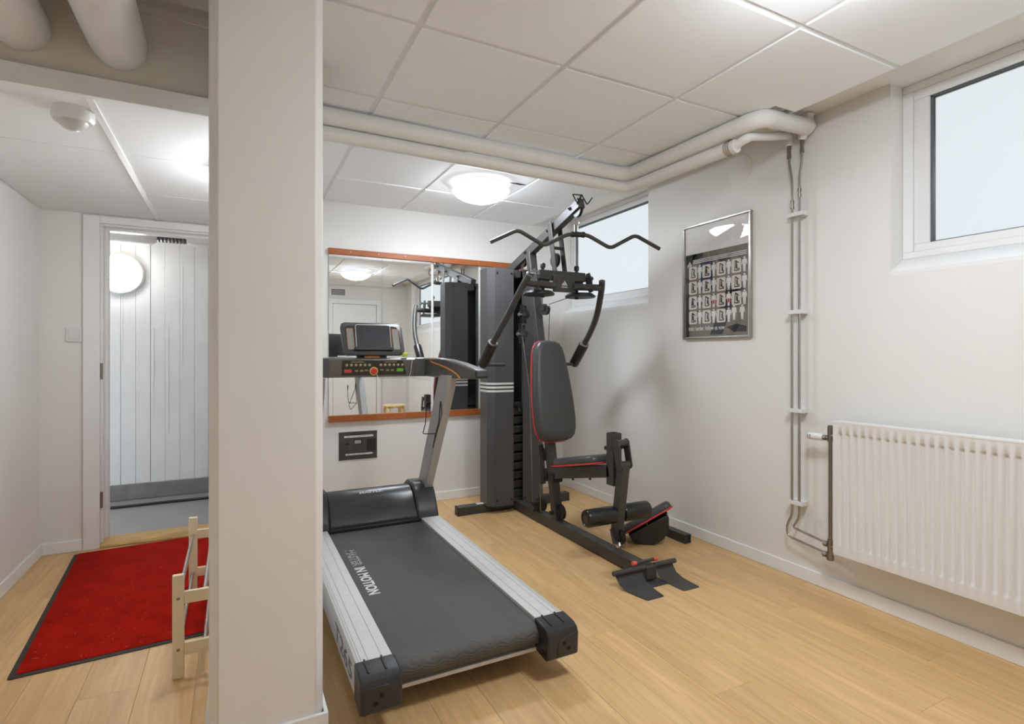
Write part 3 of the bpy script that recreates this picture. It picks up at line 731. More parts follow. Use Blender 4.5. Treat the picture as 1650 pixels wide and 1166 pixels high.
for r_ in range(4):
    for c4 in range(4):
        s0 = .07 + c4 * .235
        q0 = qrow[r_]
        if r_ == 3 and c4 == 3:
            human(.80, q0 + .02, 1.0, mb, 3); human(.92, q0 + .02, 1.0, mb, 3); continue
        ppoly([(s0, q0), (s0 + .115, q0), (s0 + .13, q0 + .015), (s0 + .13, q0 + .14), (s0 + .115, q0 + .155), (s0, q0 + .155), (s0 - .012, q0 + .14), (s0 - .012, q0 + .015)], 3, 'poster_cell', 'exercise_card')
        human(s0 + .178, q0 - .0, 1.0, mb, 3)
        # exercise sketch inside the card: frame, seat, figure
        rr = random.Random(r_ * 7 + c4)
        jx = rr.uniform(-.012, .012); mb3 = MB()
        for poly in ([(.03, .02), (.105, .02), (.105, .032), (.03, .032)], [(.03, .03), (.042, .03), (.052, .14), (.04, .14)], [(.045, .128), (.10, .10), (.10, .11), (.05, .142)], [(.055 + jx, .05), (.085 + jx, .045), (.08 + jx, .10), (.06 + jx, .105)], [(.062 + jx, .105), (.08 + jx, .105), (.08 + jx, .125), (.062 + jx, .125)], [(.07 + jx, .045), (.105, .05), (.108, .025), (.096, .025), (.094, .04), (.07 + jx, .035)]):
            ppoly([(s0 + p[0], q0 + p[1]) for p in poly], 4, None, None, mb3)
        mb3.build('exercise_sketch', 'poster_black', pd)
mb.build('white_print', 'white', pd)
mb = MB()
for s, q in ((.07 + .235 * 1 + .178, .375), (.07 + .235 * 2 + .178, .375)): ppoly([(s - .018, q), (s + .018, q), (s + .014, q + .045), (s - .014, q + .045)], 4, 'red_btn', 'red_marking')
y_, z_ = pmap(.05, .075)
text_mb('train harder. follow us now', .30, .028, (PXq - .0022, y_, z_), (0, -1, 0), (0, 0, 1), .01).build('poster_slogan', 'white', pd)
y_, z_ = pmap(.025, .848)
text_mb('adidas', .042, .008, (PXq - .0022, y_, z_), (0, -1, 0), (0, 0, 1), .01).build('poster_brand', 'white', pd)
box(XR - .0145, XR - .0125, py0 + .012, py1 - .012, qz0 + .010, qz1 - .010).build('poster_glass', 'glass', t)

# ------------------------------------------------------------------ red doormat
mr = math.radians(4.2); mo = Vector((-.749, 2.627, 0)); ux = Vector((math.cos(mr), math.sin(mr), 0)); uy = Vector((-math.sin(mr), math.cos(mr), 0))
MW, ML = .86, 1.475
t = thing('doormat', 'large red carpet doormat with black rubber edge at the doorway', 'mat', (-.4, 3.3, .001))
mb = MB().plate(rrect(MW, ML, .012, 2), mo + ux * MW / 2 + uy * ML / 2 + Vector((0, 0, .001)), ux, uy, [(0, 0), (0, .002), (.003, .004)])
mb.build('rubber_edge', 'mat_edge', t)
mb = MB().plate(rrect(MW - .042, ML - .03, .01, 2), mo + ux * (MW / 2) + uy * (ML / 2 + .008) + Vector((0, 0, .003)), ux, uy, [(0, 0), (0, .004), (.003, .006)])
mb.build('carpet', 'mat_red', t)
mb = MB(); rnd = random.Random(5)
for k in range(120):   # bits of lint on the pile
    a, b = rnd.uniform(.05, MW - .06), abs(rnd.gauss(.0, .55)) % (ML - .06) + .03
    c_ = mo + ux * a + uy * b + Vector((0, 0, .0092)); an = rnd.uniform(0, PI); L_ = rnd.uniform(.001, .006) * (2.2 if k < 6 else 1)
    dv = Vector((math.cos(an), math.sin(an), 0)) * L_
    mb.bar(c_ - dv, c_ + dv, .0012, .0006)
o = mb.build('lint', 'lint', t); o['kind'] = 'stuff'

# ------------------------------------------------------------------ shoe rack
t = thing('shoe_rack', 'low white-washed wooden shoe rack with metal tubes behind the pillar', 'shoe rack', (-.03, 2.77, 0))
X0, X1, Y0, Y1, RH = -.205, .115, 2.352, 3.155, .385
for y, zf in ((Y0, 0), (Y1, .0105)):
    for x in (X0, X1 - .038):
        box(x, x + .038, y, y + .020, zf, RH).build('post', 'pine', t, .003)
    for z in (.085, .275):
        box(X0 + .038, X1 - .038, y + .002, y + .018, z, z + .045).build('end_rail', 'pine', t, .002)
for z in (.108, .298):
    for x in (X0 + .019, X0 + .105, X0 + .21, X1 - .019):
        zz = z if x in (X0 + .019, X1 - .019) else z + .012
        MB().tube([(x, Y0 + .012, zz), (x, Y1 + .01, zz)], .0075, 12).build('tube_rail', 'steel', t)
for z in (.108, .298):
    MB().lathe([(.006, 0), (.005, .0015)], (X0 + .019, Y0, z), (0, -1, 0), 12).build('bolt_head', 'brass', t)

# ------------------------------------------------------------------ stool seen in the mirror
sc_ = Vector((2.15, .42, 0))
t = thing('stool', 'round birch stool with bent legs, seen in the mirror', 'stool', sc_)
MB().lathe([(.17, 0), (.176, .004), (.176, .018), (.172, .022)], sc_ + Vector((0, 0, .43)), (0, 0, 1), 32).build('seat', 'birch', t)
for k in range(4):
    a = PI / 4 + k * PI / 2; d = Vector((math.cos(a), math.sin(a), 0)); mb = MB()
    pts = fillet([sc_ + d * .05 + Vector((0, 0, .417)), sc_ + d * .168 + Vector((0, 0, .417)), sc_ + d * .175 + Vector((0, 0, 0))], .06, 6)
    sd = d.cross(Vector((0, 0, 1)))
    for p0, p1 in zip(pts[:-1], pts[1:]): mb.bar(p0, p1 + (p1 - p0).normalized() * .002, .045, .022, up=sd.cross(p1 - p0))
    mb.build('leg', 'birch', t)

# ------------------------------------------------------------------ treadmill
t = tm = thing('treadmill', 'black and silver treadmill with raised display console beside the pillar', 'treadmill', (.745, 2.6, 0))
TX0, TX1, TC = .350, 1.140, .745
def rail_profile(x0, x1, flip):
    zt = .200; g = .0022
    xs = []
    W = x1 - x0
    pts = [(0, .086), (0, zt - .008), (.002, zt - .002)]
    for gx_ in (.010, .018, .040, .085):       # long grooves in the extrusion
        pts += [(gx_ - .0012, zt), (gx_ - .0008, zt - g), (gx_ + .0008, zt - g), (gx_ + .0012, zt)]
    pts += [(W - .001, zt), (W, zt - .002), (W, zt - .02), (.02, zt - .02), (.02, .086)]
    return [((x0 + p[0]) if not flip else (x1 - p[0]), p[1]) for p in pts]
for x0, x1, fl in ((TX0, .470, False), (1.020, TX1, True)):
    mb = MB().prism(rail_profile(x0, x1, fl), 'y', 1.772, 3.26)
    r_ = mb.build('side_rail', 'alu', t, ang=25)
    if not fl:
        tag(text_mb('T265', .34, .062, (TX0 - .0012, 2.20, .105), (0, -1, 0), (0, 0, 1), .015).build('model_lettering', 'side_print', r_))
# end caps
for x0, x1, s_ in ((TX0 - .006, .476, 1), (1.014, TX1 + .006, -1)):
    prof = [(1.80, .086), (1.715, .076), (1.698, .088), (1.694, .165), (1.704, .186), (1.725, .197), (1.80, .204)]
    c = MB().prism(prof, 'x', x0, x1).build('end_cap', 'cap', t, .006, seg=3)
    mb = MB(); w_ = (x1 - x0)
    cx = (x0 + x1) / 2 - s_ * .014
    mb.plate([(-.042, -.045), (.036, -.022), (.04, -.014), (.04, .033), (.033, .040), (-.042, .040)] if s_ > 0 else [(-.04, -.034), (-.033, -.040), (.042, -.040), (.042, .042), (-.033, .026), (-.04, .018)], (cx, 1.6965, .130), (1, 0, 0), (0, 0, 1), [(0, 0), (.002, .0035)])
    mb.build('cap_panel', 'cap', c, .001)
    mb = MB()
    for dx, dz in ((.014, .010), (-.006, -.012)) if s_ > 0 else ((-.012, .010), (.006, -.012)):
        MB().lathe([(.0075, 0), (.0075, .0008)], (cx + dx, 1.6928, .130 + dz), (0, -1, 0), 16).build('bolt_hole', 'hole', c)
    mb = MB()
    for dx in (.032, .088): MB().bar((x0 + dx, 1.728, .1985), (x0 + dx, 1.80, .2050), .006, .006).build('cap_rib', 'cap', c, .001)
# belt
prof = []; R_ = .040; yc_, zc_ = 1.800, .147
outer = [(3.30, zc_ + R_)] + [(yc_ + R_ * math.cos(a), zc_ + R_ * math.sin(a)) for a in [math.radians(90 + 180 * k / 14) for k in range(15)]] + [(3.30, zc_ - R_)]
inner = [(p[0] + (.0 if i in (0, len(outer) - 1) else 0), p[1]) for i, p in enumerate(outer)]
inn = [(3.30, zc_ + R_ - .004)] + [(yc_ + (R_ - .004) * math.cos(a), zc_ + (R_ - .004) * math.sin(a)) for a in [math.radians(90 + 180 * k / 14) for k in range(15)]] + [(3.30, zc_ - R_ + .004)]
M['belt'] = belt_mat(); M['belt_core'] = mat('belt_rubber_plain', lin(84, 81, 77), .62)
vsb = []; fsb = []; n = len(outer)
for lst in (outer, inn):
    for xx in (.476, 1.014):
        vsb += [(xx, p[0], p[1]) for p in lst]
for i in range(n - 1):
    fsb += [(i, i + 1, n + i + 1, n + i), (2 * n + i, 3 * n + i, 3 * n + i + 1, 2 * n + i + 1), (i, 2 * n + i, 2 * n + i + 1, i + 1), (n + i, n + i + 1, 3 * n + i + 1, 3 * n + i)]
fsb += [(0, n, 3 * n, 2 * n), (n - 1, 3 * n - 1, 4 * n - 1, 2 * n - 1)]
belt = MB().add(vsb, fsb).build('running_belt', 'belt', t, ang=40)
zt_ = zc_ + R_ + .0006
text_mb('MASTER', .235, .050, (.505, 2.895, zt_), (0, -1, 0), (1, 0, 0), .025).build('belt_lettering', 'white_dim', belt)
text_mb('MASTER', .2325, .0475, (.5063, 2.8938, zt_ + .0004), (0, -1, 0), (1, 0, 0), -.012).build('lettering_core', 'belt_core', belt)
text_mb('IN MOTION', .325, .050, (.505, 2.640, zt_), (0, -1, 0), (1, 0, 0), .03).build('belt_lettering', 'white', belt)
MB().cyl((.476, yc_, zc_), (1.014, yc_, zc_), R_ - .006, 20).build('rear_roller', 'steel', t)
box(.50, .99, 1.95, 3.28, .115, .180).build('deck', 'black', t)
box(.476, 1.014, 1.782, 1.82, .086, .100).build('rear_crossbar', 'alu', t, .002)
mb = MB()
for x in (.43, 1.06):
    for y in (1.98, 3.55): MB().lathe([(.026, 0), (.026, .02), (.014, .024), (.014, .09)], (x, y, 0), (0, 0, 1), 16).build('levelling_foot', 'black', t)
# motor hood
hp = [(3.235, .19), (3.232, .215), (3.25, .24), (3.29, .29), (3.335, .335), (3.385, .365), (3.44, .372), (3.52, .35), (3.64, .27), (3.74, .17), (3.76, .06), (3.26, .06)]
hood = MB().prism(hp, 'x', .488, 1.002).build('motor_hood', 'hood', t, .006, ang=40)
box(.478, 1.012, 3.20, 3.24, .19, .205).build('hood_lip', 'black', t, .002)
text_mb('MASTER', .14, .016, (.675, 3.352, .3545), (1, 0, 0), (0, .86, .51), .02, lift=.006).build('hood_lettering', 'white', hood)
for s_ in (0, 1):
    a, b = (.352, .488) if s_ == 0 else (1.002, 1.138)
    sp = [(3.225, .20), (3.25, .25), (3.30, .335), (3.345, .375), (3.40, .388), (3.50, .385), (3.60, .33), (3.70, .22), (3.74, .06), (3.25, .06)]
    MB().prism(sp, 'x', a, b).build('hood_shoulder', 'hood', t, .014, ang=40, seg=3)
# uprights
for x0, x1 in ((1.076, 1.130), (.360, .414)):
    mb = MB().prism([(3.345, .33), (3.49, .33), (3.06, 1.085), (2.905, 1.085), (2.93, 1.0)], 'x', x0, x1)
    u = mb.build('upright', 'grey_metal', t, .004)
# wire bottle holder on the inner side of each upright
for xs, sg in ((1.076, -1),):
    d = sg
    p = lambda a, y, z: (xs + d * a, y, z)
    mb = MB()
    mb.tube(fillet([p(.004, 3.02, .93), p(.004, 3.05, .80), p(.006, 3.10, .73), p(.085, 3.10, .735), p(.085, 3.05, .80), p(.085, 3.03, .90), p(.075, 3.01, .905), p(.075, 3.0, .86)], .012, 3), .0028, 8)
    mb.tube(fillet([p(.006, 3.10, .735), p(.05, 3.02, .66), p(.06, 2.97, .70), p(.004, 2.99, .86), p(.004, 3.02, .93)], .012, 3), .0028, 8)
    mb.build('wire_bottle_holder', 'black', t)
# console crossbar with handrails
yb_ = 3.30
cb = MB().prism([(yb_, 1.068), (yb_ - .012, 1.172), (yb_ + .0, 1.184), (yb_ + .09, 1.186), (yb_ + .10, 1.10), (yb_ + .05, 1.066)], 'x', TX0 + .01, TX1 - .01).build('crossbar', 'console', t, .003)
HS = [(1.088, 3.385, 1.184, 1.068), (1.090, 3.25, 1.1845, 1.068), (1.100, 3.10, 1.184, 1.068), (1.115, 2.98, 1.178, 1.067), (1.145, 2.86, 1.160, 1.067), (1.172, 2.79, 1.141, 1.068), (1.190, 2.735, 1.126, 1.070), (1.197, 2.705, 1.117, 1.074)]
for sgn in (1, -1):
    hx = lambda v: TC + sgn * (v - TC)
    vs_ = []; fs_ = []
    for xc, y, zt, zb in HS: vs_ += [(hx(xc - .032), y, zb), (hx(xc + .032), y, zb), (hx(xc + .032), y, zt), (hx(xc - .032), y, zt)]
    for k in range(len(HS) - 1):
        for i in range(4): fs_.append((k * 4 + i, k * 4 + (i + 1) % 4, (k + 1) * 4 + (i + 1) % 4, (k + 1) * 4 + i))
    fs_ += [(0, 1, 2, 3), tuple(len(vs_) - 4 + i for i in (3, 2, 1, 0))]
    hr = MB().add(vs_, fs_).build('handrail', 'console', t, .010, ang=50, seg=3)
    pl = [(-.033, -.020), (.033, -.020), (.036, -.012), (.036, .012), (.030, .022), (-.030, .022), (-.036, .012), (-.036, -.012)]
    MB().plate(pl, (hx(1.197), 2.707, 1.096), (1, 0, 0), (0, .3, 1), [(0, -.008), (0, .005), (.006, .010)]).build('end_plug', 'black', hr)
    def xin(y):
        for (xa, ya, _, _), (xb, yb2, _, _) in zip(HS[:-1], HS[1:]):
            if ya >= y >= yb2: return xa + (xb - xa) * (ya - y) / (ya - yb2) - .0325
        return HS[-1][0] - .0325
    cl = [(3.150, 1.181), (3.170, 1.172), (3.160, 1.160), (3.12, 1.153), (3.05, 1.145), (2.97, 1.130), (2.90, 1.110), (2.855, 1.090), (2.835, 1.069)]
    MB().tube(fillet([(hx(xin(p[0])), p[0], p[1]) for p in cl], .02, 3), .0045, 8).build('orange_inlay', 'orange', hr)
# fill curved gusset between bar and rail
for sgn in (1, -1):
    pts = []
    for k in range(7):
        a = math.radians(90 * k / 6); pts.append((TC + sgn * (1.0 + .075 * math.sin(a) - TC), 3.215 + .075 * math.cos(a)))
    poly = pts + [(TC + sgn * (1.075 - TC), 3.34), (TC + sgn * (1.0 - TC), 3.34)]
    MB().prism(poly, 'z', 1.069, 1.180).build('corner_gusset', 'shroud', t, .002)
# key panel, raked with the bar face
f0 = Vector((TC, yb_ - .0065, 1.120)); fu = Vector((1, 0, 0)); fv = Vector((0, -.012, .104)).normalized()
def onface(x, v, lift=0.0): return f0 + fu * (x - TC) + fv * v + fu.cross(fv) * lift
kp = MB().plate([(-.185, -.042), (.205, -.040), (.178, .050), (-.182, .050)], onface(TC, .0, .001), fu, fv, [(0, 0), (.001, .002)]).build('key_panel', 'panel', cb)
def key(outl_, x, v, m='key_ring', lift=.003, name='console_key'): return MB().plate(outl_, onface(x, v, lift), fu, fv, [(0, 0), (.0005, .001)]).build(name, m, kp)
for s0 in (-.165, .035):
    for k in range(6):
        key(circle(.0095, 12), TC + s0 + .008 + k * .0265, .022); key(circle(.004, 8), TC + s0 + .009 + k * .0265, .0225, 'white', .0042, 'key_symbol')
    key(rrect(.075, .006, .003), TC + s0 + .07, .040, name='key_row_title')
for x_, v_ in ((-.10, -.013), (-.07, -.013), (.085, -.011), (.115, -.011)): key(rrect(.020, .012, .003), TC + x_, v_)
key(rrect(.022, .010, .003), TC - .042, -.011); key(rrect(.022, .010, .003), TC + .05, -.009)
MB().plate(rrect(.042, .020, .003), onface(TC - .15, -.014, .003), fu, fv, [(0, 0), (.001, .002)]).build('stop_key', 'key_red', kp)
MB().plate(rrect(.042, .020, .003), onface(TC + .162, -.010, .003), fu, fv, [(0, 0), (.001, .002)]).build('start_key', 'key_green', kp)
MB().plate(circle(.026, 24), onface(TC + .002, -.016, .003), fu, fv, [(0, 0), (.002, .004)]).build('safety_ring', 'yellow', kp)
MB().plate(circle(.019, 24), onface(TC + .002, -.016, .007), fu, fv, [(0, 0), (.001, .006), (.004, .009)]).build('safety_button', 'red_btn', kp)
# display head
dn = Vector((0, -.96, .28)).normalized(); dv = Vector((0, .28, .96)).normalized(); do = Vector((.752, 3.335, 1.298))
dm = [(-.150, -.102), (.165, -.102), (.185, -.094), (.190, -.07), (.183, .07), (.168, .098), (.145, .104), (-.165, .104), (-.184, .095), (-.19, .07), (-.178, -.07), (-.168, -.095)]
dh = MB().plate(dm, do, (1, 0, 0), dv, [(.004, -.02), (0, -.016), (0, .0), (.004, .004)]).build('display_housing', 'shroud', t, ang=50)
MB().plate([(p[0] * .88, p[1] * .80) for p in dm], do + dn * .004, (1, 0, 0), dv, [(0, 0), (.001, .0015)]).build('display_inset', 'panel', dh)
MB().plate(rrect(.212, .150, .012), do + dn * .005 + dv * .012, (1, 0, 0), dv, [(0, 0), (0, .010), (.003, .012)]).build('tablet_frame', 'alu', dh)
MB().plate(rrect(.206, .144, .010), do + dn * .0165 + dv * .012, (1, 0, 0), dv, [(0, 0), (.001, .0012)]).build('tablet_bezel', 'black', dh)
MB().plate(rrect(.132, .066, .003), do + dn * .0176 + dv * .014, (1, 0, 0), dv, [(0, 0), (.0005, .0006)]).build('screen', 'screen', dh)
MB().plate(rrect(.235, .022, .008), do + dn * .004 - dv * .066, (1, 0, 0), dv, [(0, 0), (0, .016), (.003, .02)]).build('tablet_ledge', 'black', dh)
for s_ in (-1, 1):
    MB().plate(rrect(.040, .132, .006), do + dn * .0055 + Vector((s_ * .137 + .002, 0, 0)) - dv * .002, (1, 0, 0), dv + Vector((-.06 * s_ * 0 - .04, 0, 0)), [(0, 0), (.001, .0012)]).build('side_key_strip', 'orange', dh)
    MB().plate(rrect(.036, .128, .005), do + dn * .0067 + Vector((s_ * .137 + .002, 0, 0)) - dv * .002, (1, 0, 0), dv + Vector((-.04, 0, 0)), [(0, 0), (.0005, .0006)]).build('side_key_face', 'photo_light', dh)
MB().prism([(3.345, 1.18), (3.385, 1.18), (3.385, 1.27), (3.35, 1.25)], 'x', .66, .84).build('display_neck', 'black', t, .003)
box(.70, .79, 3.325, 3.345, 1.176, 1.196).build('neck_plate', 'orange', t, .001)
sc1 = box(.927, .957, 3.290, 3.312, 1.190, 1.216).build('safety_clip', 'lime', t, .004)
MB().tube(fillet([(.955, 3.295, 1.213), (.972, 3.27, 1.215), (.978, 3.265, 1.18), (.972, 3.28, 1.10), (.966, 3.287, 1.066), (.94, 3.33, 1.060), (.80, 3.33, 1.060), (.77, 3.288, 1.066), (.757, 3.284, 1.10)], .03, 5), .0018, 6).build('safety_cord', 'white', t)

# ------------------------------------------------------------------ multi gym
XG = 1.97
g = thing('multi_gym', 'black multi gym with weight stack, press arms, seat and leg lever', 'gym machine', (XG, 3.1, 0))
def gp(mb, name, m='frame_black', parent=None, bevel=.004, **k): return mb.build(name, m, parent or g, bevel, **k)
beam = gp(MB().bar((XG, 2.29, .041), (XG, 3.85, .041), .07, .07), 'base_beam')
box(XG - .012, XG + .012, 3.36, 3.47, .0762, .0768).build('rating_label', 'photo_light', beam)
rf = gp(MB().bar((1.485, 3.81, .034), (2.455, 3.81, .034), .065, .065, up=(0, 0, 1)), 'rear_foot')
for xx in (1.482, 2.458): gp(box(xx - .004, xx + .004, 3.776, 3.844, .0, .068), 'foot_cap', 'black', rf, .002)
box(1.64, 1.70, 3.79, 3.83, .0668, .0674).build('foot_label', 'white', rf)
# main leaning post
def post(z): return 3.17 + .2 * (z - .07)
mp_ = gp(MB().bar((XG, post(.07), .07), (XG, post(1.97), 1.97), .06, .06, up=(0, -1, .2)), 'main_post')
boom = gp(MB().bar((XG, 3.90, 1.868), (XG, 2.885, 2.172), .05, .065, up=(0, 0, 1)), 'top_boom')
for y, z in ((2.98, 2.165), (3.25, 2.075), (3.58, 1.98)):
    mb = MB(); mb.cyl((XG - .045, y, z - .012), (XG + .045, y, z - .012), .006, 8); mb.cyl((XG - .034, y, z - .012), (XG - .026, y, z - .012), .013, 6); mb.cyl((XG + .026, y, z - .012), (XG + .034, y, z - .012), .013, 6)
    gp(mb, 'bolt', 'black', boom, 0)
# bar rest hooks at the boom tip
mb = MB()
mb.tube(fillet([(XG - .055, 2.90, 2.222), (XG - .03, 2.885, 2.165), (XG, 2.885, 2.222), (XG + .003, 2.885, 2.224), (XG + .045, 2.885, 2.165), (XG + .085, 2.885, 2.215)], .012, 3), .0042, 8)
mb.tube(fillet([(XG - .055, 2.90, 2.222), (XG + .003, 2.90, 2.226)], .01, 2), .0042, 8)
mb.tube([(XG - .03, 2.886, 2.165), (XG - .02, 2.90, 2.16)], .0042, 8)
mb.tube([(XG + .003, 2.887, 2.224), (XG + .0, 2.90, 2.19)], .0042, 8)
gp(mb, 'bar_rest_hook', 'black', boom, 0)
# weight shrouds
XS = 1.946
def shroud(s_):
    fx = lambda v: XS + s_ * v
    y0, y1, c_ = 3.702, 3.918, .045
    outer = [(fx(.041), y0), (fx(.199), y0), (fx(.245), y0 + c_), (fx(.245), y1 - c_), (fx(.199), y1), (fx(.041), y1)]
    tk = .004
    inner = [(fx(.041), y1 - tk), (fx(.197), y1 - tk), (fx(.241), y1 - c_ - .002), (fx(.241), y0 + c_ + .002), (fx(.197), y0 + tk), (fx(.041), y0 + tk)]
    sh = gp(MB().prism(outer + inner, 'z', .055, 1.862), 'weight_shroud', 'shroud', None, 0, ang=20)
    top = [(fx(.0405), y0 + .003), (fx(.197), y0 + .003), (fx(.242), y0 + c_ + .001), (fx(.242), y1 - c_ - .001), (fx(.197), y1 - .003), (fx(.0405), y1 - .003)]
    gp(MB().prism(top, 'z', 1.852, 1.8605), 'shroud_top', 'shroud', sh, 0)
    e_ = .0012
    for k in range(3 if s_ < 0 else 0):
        z = .920 + k * .028
        band = [(fx(.041), y0 - e_), (fx(.1995), y0 - e_), (fx(.2457), y0 + c_), (fx(.2457), y1 - c_), (fx(.1995), y1 + e_), (fx(.041), y1 + e_), (fx(.041), y1), (fx(.199), y1), (fx(.245), y1 - c_), (fx(.245), y0 + c_), (fx(.199), y0), (fx(.041), y0)]
        MB().prism(band, 'z', z, z + .015).build('white_stripe', 'white', sh, ang=20)
    for z in (.10, 1.825):
        for v in (.06, .18):
            MB().lathe([(.009, 0), (.007, .006)], (fx(v), y0, z), (0, -1, 0), 8).build('shroud_bolt', 'black', sh)
            MB().lathe([(.009, 0), (.007, .006)], (fx(v), y1, z), (0, 1, 0), 8).build('shroud_bolt', 'black', sh)
    return sh
shroud(-1); shroud(1)
pm = None
for k in range(10):
    if pm is None:
        mb = MB().box(XS - .16, XS + .16, 3.725, 3.895, 0, .064)
        o = mb.build('weight_plate', 'iron', g, .012); o.location = (0, 0, .10); pm = o
    else:
        o = pm.copy(); col.objects.link(o); o.location = (0, 0, .10 + k * .0705)
    if k < 10:
        s2 = box(XS - .012, XS + .012, 3.7235, 3.7252, .124, .142).build('pin_slot', 'hole', o) if k == 0 else None
gp(MB().prism([(XS - .03, 3.72), (XS + .03, 3.72), (XS + .03, 3.74), (XS - .03, 3.74)], 'z', .806, .84), 'stack_head', 'black')
for s_ in (-.10, .10, -.018): gp(MB().cyl((XS + s_, 3.81, .10), (XS + s_, 3.81, 1.80), .011, 12), 'guide_rod', 'steel', None, 0)
gp(MB().tube([(XS + .008, 3.72, .80), (XS + .012, 3.715, .785), (XS + .022, 3.708, .765)], .004, 8), 'selector_pin', 'steel', None, 0)
gp(box(XS - .038, XS + .038, 3.73, 3.895, 1.80, 1.86), 'stack_crosshead')
gp(box(XS - .19, XS + .19, 3.73, 3.89, .068, .10), 'stack_base')

# cable pulleys
def pulley(c, axis, r, name='pulley', parent=None, w=.022):
    c = Vector(c); ax = Vector(axis).normalized()
    p = MB().lathe([(r, 0), (r, w * .15), (r * .84, w * .4), (r * .84, w * .6), (r, w * .85), (r, w)], c - ax * w / 2, ax, 24).build(name, 'black', parent or g)
    MB().lathe([(r * .28, 0), (r * .28, w * 1.5), (r * .18, w * 1.6)], c - ax * w * .75, ax, 12).build('pulley_hub', 'frame_black', p)
    return p
pulley((XG, 2.925, 2.135), (1, 0, 0), .045, parent=boom)
pulley((XG, 3.66, 1.92), (1, 0, 0), .045, parent=boom)
pulley((XG, 3.20, 1.855), (1, 0, 0), .05)
pulley((XG + .0, 3.335, 1.525), (1, .25, 0), .04)
gp(MB().bar((XG - .017, 3.42, 1.53), (XG - .017, 3.32, 1.535), .004, .03), 'pulley_bracket', 'black', None, .001)
gp(MB().bar((XG + .017, 3.42, 1.53), (XG + .017, 3.32, 1.535), .004, .03), 'pulley_bracket', 'black', None, .001)
for z, y in ((1.505, 3.60), (1.36, 3.625)):
    pulley((XG - .03, y, z), (.35, 1, 0), .042); gp(MB().bar((XG - .05, y - .002, z + .075), (XG - .05, y - .002, z - .07), .006, .022, up=(1, 0, 0)), 'pulley_bracket', 'black', None, .001)
    gp(MB().bar((XG - .012, y + .012, z + .07), (XG - .012, y + .012, z - .065), .006, .022, up=(1, 0, 0)), 'pulley_bracket', 'black', None, .001)
    mb = MB(); mb.cyl((XG - .085, y - .01, z), (XG + .01, y + .01, z), .006, 8); mb.cyl((XG - .08, y - .009, z), (XG - .07, y - .007, z), .012, 6)
    gp(mb, 'pulley_bolt', 'steel', None, 0)
pulley((XG - .012, 3.37, .135), (1, .15, 0), .05)
gp(MB().bar((XG - .035, 3.40, .075), (XG - .035, 3.38, .15), .006, .06, up=(1, 0, 0)), 'pulley_bracket', 'frame_black', None, .002)
gp(MB().cyl((XG - .075, 3.385, .14), (XG + .02, 3.375, .14), .013, 12), 'pulley_bolt', 'black', None, 0)
pulley((XG + .004, 3.135, .135), (1, 0, 0), .05)
gp(MB().cyl((XG - .06, 3.18, .125), (XG + .04, 3.18, .125), .013, 12), 'pulley_bolt', 'black', None, 0)
pulley((XG - .03, 3.315, .50), (1, 0, 0), .045); pulley((XG - .03, 3.29, .36), (1, 0, 0), .045)
gp(MB().bar((XG - .045, 3.32, .57), (XG - .045, 3.285, .30), .006, .04, up=(1, 0, 0)), 'pulley_bracket', 'frame_black', None, .002)
gp(MB().tube([(XG - .03, 3.35, .09), (XG - .055, 3.33, .60)], .0028, 6), 'cable', 'steel', None, 0)
gp(MB().tube([(XG - .045, 3.44, .13), (XG - .05, 3.47, .92), (XG - .05, 3.585, 1.34)], .0028, 6), 'cable', 'steel', None, 0)
gp(MB().tube([(XG - .01, 3.66, 1.88), (XG - .03, 3.60, 1.55)], .0028, 6), 'cable', 'black', None, 0)
gp(MB().tube([(XG + .02, 3.31, 1.50), (XG + .03, 3.35, 1.1), (XG + .02, 3.33, .6)], .0025, 6), 'cable', 'black', None, 0)
gp(MB().tube([(XG + .015, 3.31, 1.56), (XG + .10, 3.13, 1.605)], .0025, 6), 'cable', 'black', None, 0)

# pec-deck head
def strut(sx):
    x = XG + sx
    return gp(MB().bar((x, 3.135, 1.74), (x, 3.215, 2.115), .008, .052, up=(0, 1, 0)), 'hanger_strut')
strut(-.04); strut(.04)
gp(MB().bar((XG - .04, 3.165, 1.93), (XG + .04, 3.165, 1.93), .02, .02), 'hanger_rung')
head = gp(MB().prism([(3.098, 1.702), (3.098, 1.765), (3.165, 1.765), (3.165, 1.702)], 'x', XG - .182, XG + .182), 'press_head')
fp = gp(box(XG - .086, XG + .086, 3.083, 3.099, 1.622, 1.735), 'front_plate', 'frame_black', head, .006)
mb = MB()
for b_ in BARS: mb.prism([(XG - .021 + p[0] * .042, 1.667 + p[1] * .030) for p in b_], 'y', 3.0815, 3.0832)
mb.build('logo_bars', 'white', fp)
text_mb('adidas', .046, .011, (XG - .023, 3.0822, 1.652), (1, 0, 0), (0, 0, 1), .02).build('logo_lettering', 'white', fp)
